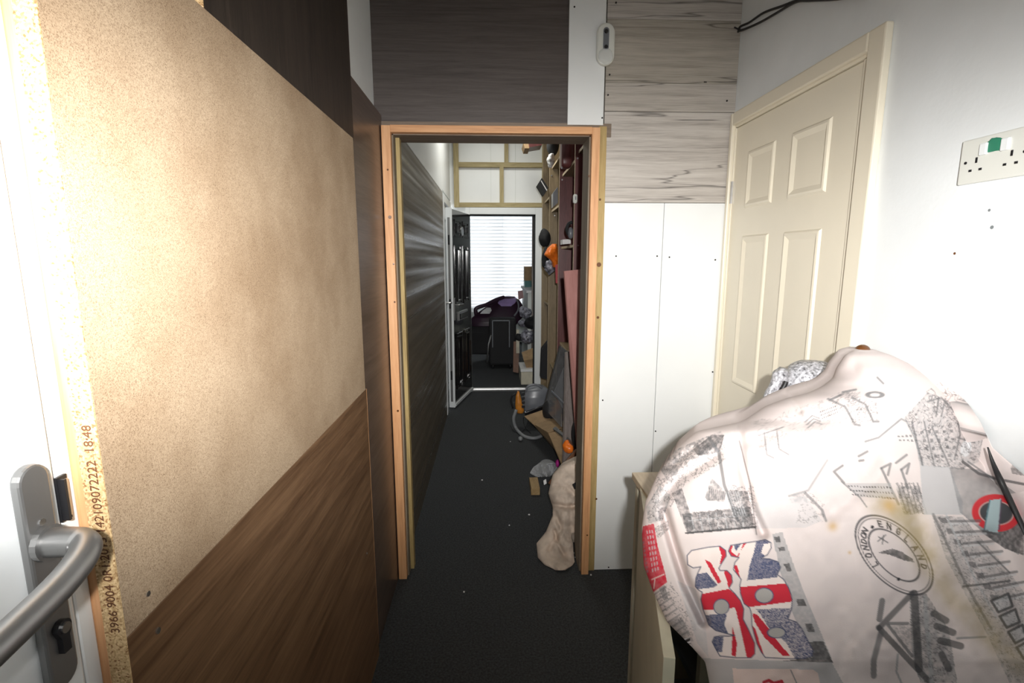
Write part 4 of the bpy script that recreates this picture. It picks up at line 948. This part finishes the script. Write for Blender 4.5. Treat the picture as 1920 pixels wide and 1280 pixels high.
tag(slab('black_tall_bag', [(1016, 655, 4.85), (1028, 640, 4.85), (1028, 712, 4.85), (1014, 708, 4.85)], .1, M['blackm']), 'tall black bag in the bottom of the farthest bay', 'bag')
# boards leaning in the passage
tag(slab('pink_board', [(1058, 508, 2.80), (1098, 504, 2.84), (1100, 905, 2.83), (1087, 905, 2.80)], .012, M['pinkboard']), 'tall pink board leaning against the shelving just inside the opening', 'board')
tag(slab('grey_plank', [(1062, 660, 3.22), (1077, 655, 3.25), (1078, 880, 3.05), (1057, 880, 3.02)], .02, M['greyboard']), 'grey wooden plank leaning behind the pink board', 'plank')
ac = slab('acrylic_sheet', [(1050, 648, 3.9), (1066, 660, 3.55), (1052, 800, 3.5), (1020, 765, 4.0)], .006, M['acryl']); tag(ac, 'smoky clear plastic sheet leaning beside the grey plank', 'sheet')
beam('sheet_rim', at(1020, 765, y=3.995), at(1050, 648, y=3.895), .008, .012, M['satin'], ac)
ac2 = slab('acrylic_sheet', [(1056, 690, 3.5), (1062, 700, 3.45), (1060, 775, 3.4), (1038, 735, 3.6)], .006, M['acryl']); tag(ac2, 'smaller smoky plastic sheet in front of the leaning one', 'sheet')
beam('sheet_rim', at(1034, 733, y=3.55), at(1058, 757, y=3.38), .01, .012, M['grey'], ac2)

def onf(px, py, ymax, r=.014):
    return at(px, py, y=min(ymax, float(at(px, py, z=r)[1])))
# vacuum cleaner lying on its box with the hose coiled below
vc = empty('vacuum_cleaner', at(1000, 800, z=0), 'grey and orange vacuum cleaner with coiled grey hose lying by the end door', 'vacuum cleaner')
VY = 4.25
lump('body', [(726, 1000, 1024, VY+.03, .02, .12), (731, 986, 1030, VY, .03, .2), (745, 982, 1028, VY-.02, .04, .22), (760, 982, 1025, VY-.03, .04, .22), (772, 984, 1020, VY-.02, .03, .2), (776, 988, 1012, VY, .02, .12)], 40, 30, M['grey'], vc, nb=20)
tube('carry_handle', spline([at(a, b_, y=VY-.02) for a, b_ in ((986, 734), (990, 724), (1002, 721), (1012, 724), (1016, 728))], 5), .010, M['grey'], vc)
M['amberp'] = plain('amber_plastic', (.62, .23, .03), .35, noise=.2, ns=30)
lump('orange_side', [(735, 970, 974, VY-.05), (742, 967, 976, VY-.06), (758, 966, 980, VY-.07), (770, 967, 983, VY-.07), (775, 971, 980, VY-.06)], 24, 24, M['amberp'], vc, Df=.02, Db=.06, nb=12)
multi('vent_block', [(V, BF) for V in [beam_vf(at(978, y_, y=VY-.06), at(984, y_-1, y=VY-.06), .03, .02)[0] for y_ in (738, 746, 754, 762)]], M['dark'], vc)
beam('rail', at(984, 776, y=VY-.07), at(1022, 762, y=VY-.05), .03, .035, M['black'], vc, .005)
tube('hose', spline([onf(a, b_, 4.14) for a, b_ in ((968, 768), (963, 785), (968, 803), (982, 817), (1000, 821), (1015, 817), (1024, 808))], 6), .014, M['hose'], vc)
tube('hose', spline([at(a, b_, y=4.22) for a, b_ in ((962, 765), (958, 752), (960, 742), (966, 738))], 6), .008, M['dark'], vc)
tube('cable', spline([onf(a, b_, 4.18, .004) for a, b_ in ((956, 796), (962, 806), (975, 812), (986, 800), (990, 788), (982, 782), (984, 800), (996, 812))], 6), .003, M['dark'], vc)
blob('hose_end', onf(976, 822, 4.05, .02), (.02, .03, .018), M['hose'], vc, amp=.1)
tag(blob('black_pouch', at(1028, 768, y=3.95), (.05, .08, .09), M['blackm'], amp=.15, fs=12), 'black pouch wedged between the vacuum cleaner and the leaning sheets', 'pouch')
# torn cardboard boxes
cbx = empty('cardboard_box', at(1030, 830, z=0), 'torn brown cardboard box with open flaps on the passage floor', 'box')
slab('flap', [(983, 780, 4.02), (1018, 768, 4.05), (1036, 782, 3.9), (1003, 798, 3.8)], .006, M['card'], cbx)
slab('flap', [(1003, 797, 3.8), (1036, 782, 3.95), (1062, 800, 3.6), (1028, 812, 3.5)], .006, M['card'], cbx)
slab('side', [(1000, 796, 3.86), (1028, 812, 3.52), (1052, 850, 3.40), (1046, 850, 3.6)], .006, M['card'], cbx)
slab('side', [(1028, 812, 3.5), (1062, 802, 3.6), (1064, 880, 3.1), (1052, 868, 3.1)], .006, M['card'], cbx)
tag(slab('metal_strip', [(1036, 803, 3.3), (1042, 799, 3.3), (1079, 832, 2.95), (1077, 838, 2.95)], .012, M['satin']), 'flat grey aluminium strip lying across the cardboard box', 'strip')
tag(blob('orange_sack', at(1066, 838, y=3.05), (.035, .05, .045), M['orange'], amp=.15, fs=30), 'crumpled orange sack at the foot of the grey plank', 'sack')
tag(blob('black_boot', at(1080, 815, y=2.95), (.03, .05, .10), M['blackm'], amp=.1), 'black rounded object standing behind the foot of the pink board', 'boot')
tag(tube('wooden_stick', [at(1031, 908, y=2.62), at(1052, 880, y=2.66), at(1082, 845, y=2.75)], .014, M['tan']), 'dark brown round wooden stick lying behind the dust sheet', 'stick')
tag(blob('magenta_wrapper', at(1045, 868, y=3.3), (.012, .02, .03), M['magenta'], amp=.3, fs=50), 'small magenta wrapper beside the clear plastic', 'wrapper')
pw_ = lump('polythene_wrap', [(869, 1012, 1042, 3.34), (878, 997, 1050, 3.28), (887, 993, 1040, 3.22), (894, 1004, 1030, 3.18)], 44, 24, M['clear'], None, Df=.03, Db=.08, amp=.06, fs=34, nb=14, wob=1)
tag(pw_, 'crumpled clear plastic wrap on the passage floor', 'plastic wrap')
bk = at(1004, 928, z=0)
tag(box('timber_block', bk[0]-.028, bk[0]+.028, bk[1], bk[1]+.16, 0, .047, M['block'], None, .002), 'short pale pine block lying on the carpet by the plastic wrap', 'block')
tag(slab('pale_chip', [(1019, 902, 2.62), (1024, 899, 2.62), (1025, 906, 2.62), (1020, 909, 2.62)], .01, M['paper']), 'small white chip beside the pine block', 'chip')
def clampS(P):
    P = P.copy(); m = (P[..., 1] < 2.36); P[..., 0] = np.where(m, np.minimum(P[..., 0], .400), P[..., 0]); P[..., 0] = np.minimum(P[..., 0], .56); return P
ds = lump('dust_sheet', [(863, 1072, 1098, 2.60, .05, .06), (872, 1052, 1104, 2.56, .07, .08), (890, 1036, 1106, 2.52, .09, .08), (925, 1028, 1106, 2.46, .09, .08), (950, 1036, 1104, 2.41, .08, .15), (968, 1036, 1102, 2.38, .06, .12), (1000, 1022, 1100, 2.34, .05, .08), (1018, 1006, 1098, 2.30, .04, .06), (1045, 1008, 1086, 2.235, .035, .05), (1060, 1022, 1074, 2.185, .03, .04), (1069, 1040, 1060, 2.165, .02, .03)],
          140, 150, M['sheet'], None, amp=.022, fs=13, seed=6, clamp=clampS, zmin=.003, nb=24,
          creases=[([(1034, 945), (1060, 950), (1100, 946)], 5, .03), ([(1040, 960), (1052, 990), (1030, 1030)], 5, .02), ([(1040, 995), (1046, 1020), (1058, 1040)], 4, .02), ([(1040, 910), (1062, 912), (1085, 938)], 5, .015), ([(1070, 950), (1072, 1000), (1084, 1040)], 6, .02)])
tag(ds, 'crumpled cream cotton dust sheet heaped beside the right post of the opening', 'dust sheet')
tag(slab('black_label', [(1074, 908, 2.40), (1084, 901, 2.42), (1087, 911, 2.42), (1078, 917, 2.40)], .004, M['blackm']), 'small black and white tag lying on the dust sheet', 'tag')
# crumbs on the carpet
cl = [tuple(at(px, py, z=0)) for px, py in ((957, 828), (992, 965), (1108, 1078), (1080, 1045), (870, 1110), (1078, 1037), (955, 985), (904, 900))]
tag(multi('debris', [disc_vf((x, y, 0), (0, 0, 1), .004+.002*(i % 2), .004, 5) for i, (x, y, z) in enumerate(cl)], M['paper']), 'tiny white crumbs scattered on the charcoal carpet', 'debris', kind='stuff')

# ------------------------------------------------------------------ far room furniture
ch = empty('armchair', (.05, 7.20, 0), 'purple leather tub armchair tipped over on its side in front of the blind', 'armchair')
lump('shell', [(556, 944, 964, 7.22, .04, .2), (562, 930, 974, 7.16, .06, .3), (572, 915, 980, 7.10, .08, .4), (584, 898, 981, 7.06, .08, .5), (596, 884, 979, 7.02, .08, .5), (604, 884, 972, 7.0, .08, .5), (612, 886, 964, 7.0, .06, .4)], 70, 50, M['purple'], ch, amp=.01, fs=3)
lump('base', [(598, 886, 966, 7.12, .06, .3), (625, 880, 966, 7.10, .06, .3), (664, 880, 966, 7.10, .06, .25)], 30, 20, M['blackm'], ch)
lump('lit_seat_top', [(555.5, 944, 965, 7.27, .02, .1), (560, 938, 970, 7.18, .02, .1), (568, 933, 966, 7.10, .03, .1), (574, 940, 958, 7.08, .02, .08)], 30, 20, M['purple_lit'], ch)  # daylight on the chair's top, painted as a paler purple patch
tube('rim', spline([at(a, b_, y=c_) for a, b_, c_ in ((893, 590, 7.05), (893, 578, 7.05), (912, 571, 7.08), (930, 562, 7.14), (945, 557, 7.20))], 6), .028, M['purple'], ch)
tube('trim_band', spline([at(a, b_, y=6.96) for a, b_ in ((968, 560), (972, 570), (971, 582), (964, 592))], 6), .012, M['grey'], ch)
lump('cushion', [(577, 912, 920, 7.00), (582, 905, 922, 6.96), (588, 900, 918, 6.96)], 20, 12, M['paper'], ch, Df=.02, Db=.05, amp=.01, fs=20)
bs = empty('suitcase', at(945, 690, z=0), 'black upright suitcase with grey frame standing below the purple armchair', 'suitcase')
sc_ = at(940, 692, z=0); ys = float(sc_[1])
def pxx(px, y): return float(at(px, 640, y=y)[0])
sx0, sx1 = pxx(917, ys), pxx(968, ys); szt = float(at(940, 597, y=ys)[2])
box('body', sx0, sx1, ys, ys+.22, .05, szt, M['blackm'], bs, .03)
multi('frame', [(sx0+.04, sx0+.055, ys-.012, ys, .3, szt-.02), (sx1-.10, sx1-.085, ys-.012, ys, .3, szt-.02), (sx0+.04, sx1-.085, ys-.012, ys, szt-.035, szt-.02)], M['grey'], bs, .003)
for x_ in (sx0+.05, sx1-.08): blob('wheel', (x_, ys+.04, .035), (.02, .035, .035), M['dark'], bs, amp=0, rings=10, segs=14)
tag(tube('chair_leg_bar', [at(913, 680, y=ys-.05), at(916, 645, y=ys), at(921, 628, y=ys)], .012, M['satin']), 'thin bent grey metal bar leaning on the black suitcase', 'bar')
tag(slab('wooden_plank', [(963, 640, 6.35), (974, 640, 6.35), (972, 699, 6.25), (962, 697, 6.25)], .05, M['tan']), 'brown wooden plank standing beside the suitcase', 'plank')
tag(slab('light_post', [(968, 618, 6.3), (973, 618, 6.3), (974, 662, 6.3), (968, 662, 6.3)], .03, M['cardl']), 'pale narrow post behind the brown plank', 'post')
cw = empty('white_box', at(995, 720, z=0), 'pale white carton at the right side of the end doorway', 'box')
p0 = at(977, 721, z=0); y0 = max(float(p0[1]), YE+.12)
bx0, bx1 = float(at(977, 715, y=y0)[0]), .62; bz = float(at(985, 697, y=y0)[2])
box('body', bx0, bx1, y0, y0+.42, 0, bz, M['cardl'], cw, .004); box('lid', bx0-.006, bx1+.006, y0-.006, y0+.426, bz, bz+.03, M['paper'], cw, .004)
tag(slab('shoe_box', [(978, 660, 5.95), (1000, 652, 5.95), (1003, 672, 5.8), (982, 676, 5.8)], .14, M['card']), 'brown cardboard carton resting on the white box', 'carton')
for i, (a, b_, r, mm, nm, lb) in enumerate(((987, 585, .075, 'mixed', 'bag', 'crumpled grey plastic bag under the far white shelf'), (997, 605, .075, 'blackm', 'black_bag', 'black bag between the crumpled plastic bags'), (980, 606, .055, 'mixed', 'bag', 'silver plastic bag next to the purple armchair'), (990, 632, .085, 'mixed', 'bag', 'lowest grey plastic bag above the brown carton'), (974, 632, .05, 'blackm', 'black_bag', 'small black bag low beside the pale post'))):
    tag(blob(nm, at(a, b_, y=6.0+.13*(i % 3)), (r, r, r*.9), M[mm], amp=.28, fs=14, seed=i+3), lb, 'bag')
ws = empty('white_unit', at(990, 560, y=6.5), 'white topped low unit behind the clutter at the right of the far room', 'unit')
xw = pxx(981, 7.0)
box('top', xw, xw+.6, 6.4, 7.6, 1.04, 1.07, M['paper'], ws, .003); box('body', xw+.02, xw+.6, 6.42, 7.58, 0, 1.04, M['wallgrey'], ws, .003)
pl = empty('trailing_plant', at(992, 545, y=7.0), 'small green plant on the white unit', 'plant')
lv = []
for k in range(26):
    c_ = np.array([xw+.10+.14*rnd.random(), 6.85+.2*rnd.random(), 1.11+.05*rnd.random()]); a = rnd.random()*6.28
    u_ = np.array([math.cos(a), math.sin(a), .4])*.035; v_ = np.array([-math.sin(a), math.cos(a), 0])*.012
    lv.append(([tuple(c_), tuple(c_+u_*.5+v_), tuple(c_+u_), tuple(c_+u_*.5-v_)], [(0, 1, 2, 3)]))
multi('leaves', lv, M['green'], pl, kind='stuff')
blob('pot', (xw+.17, 6.95, 1.093), (.05, .05, .02), M['cardl'], pl, amp=.02)
bb = empty('picture_box', (xw+.12, 7.2, 1.07), 'tall brown box with teal lower half standing on the white unit', 'box')
box('body', xw+.03, xw+.24, 7.2, 7.4, 1.16, 1.36, M['card'], bb); box('lower_half', xw+.03, xw+.24, 7.198, 7.402, 1.07, 1.16, M['teal'], bb)
tag(slab('pink_card', [(971, 546, 7.1), (980, 544, 7.1), (982, 558, 7.1), (972, 562, 7.1)], .02, M['pinkc']), 'small pink card standing left of the tall brown box', 'card')
tag(slab('curtain', [(998, 400, 6.2), (1012, 400, 6.2), (1012, 690, 6.2), (996, 690, 6.2)], .02, M['greyboard']), 'narrow grey-brown curtain edge at the right of the blind', 'curtain')
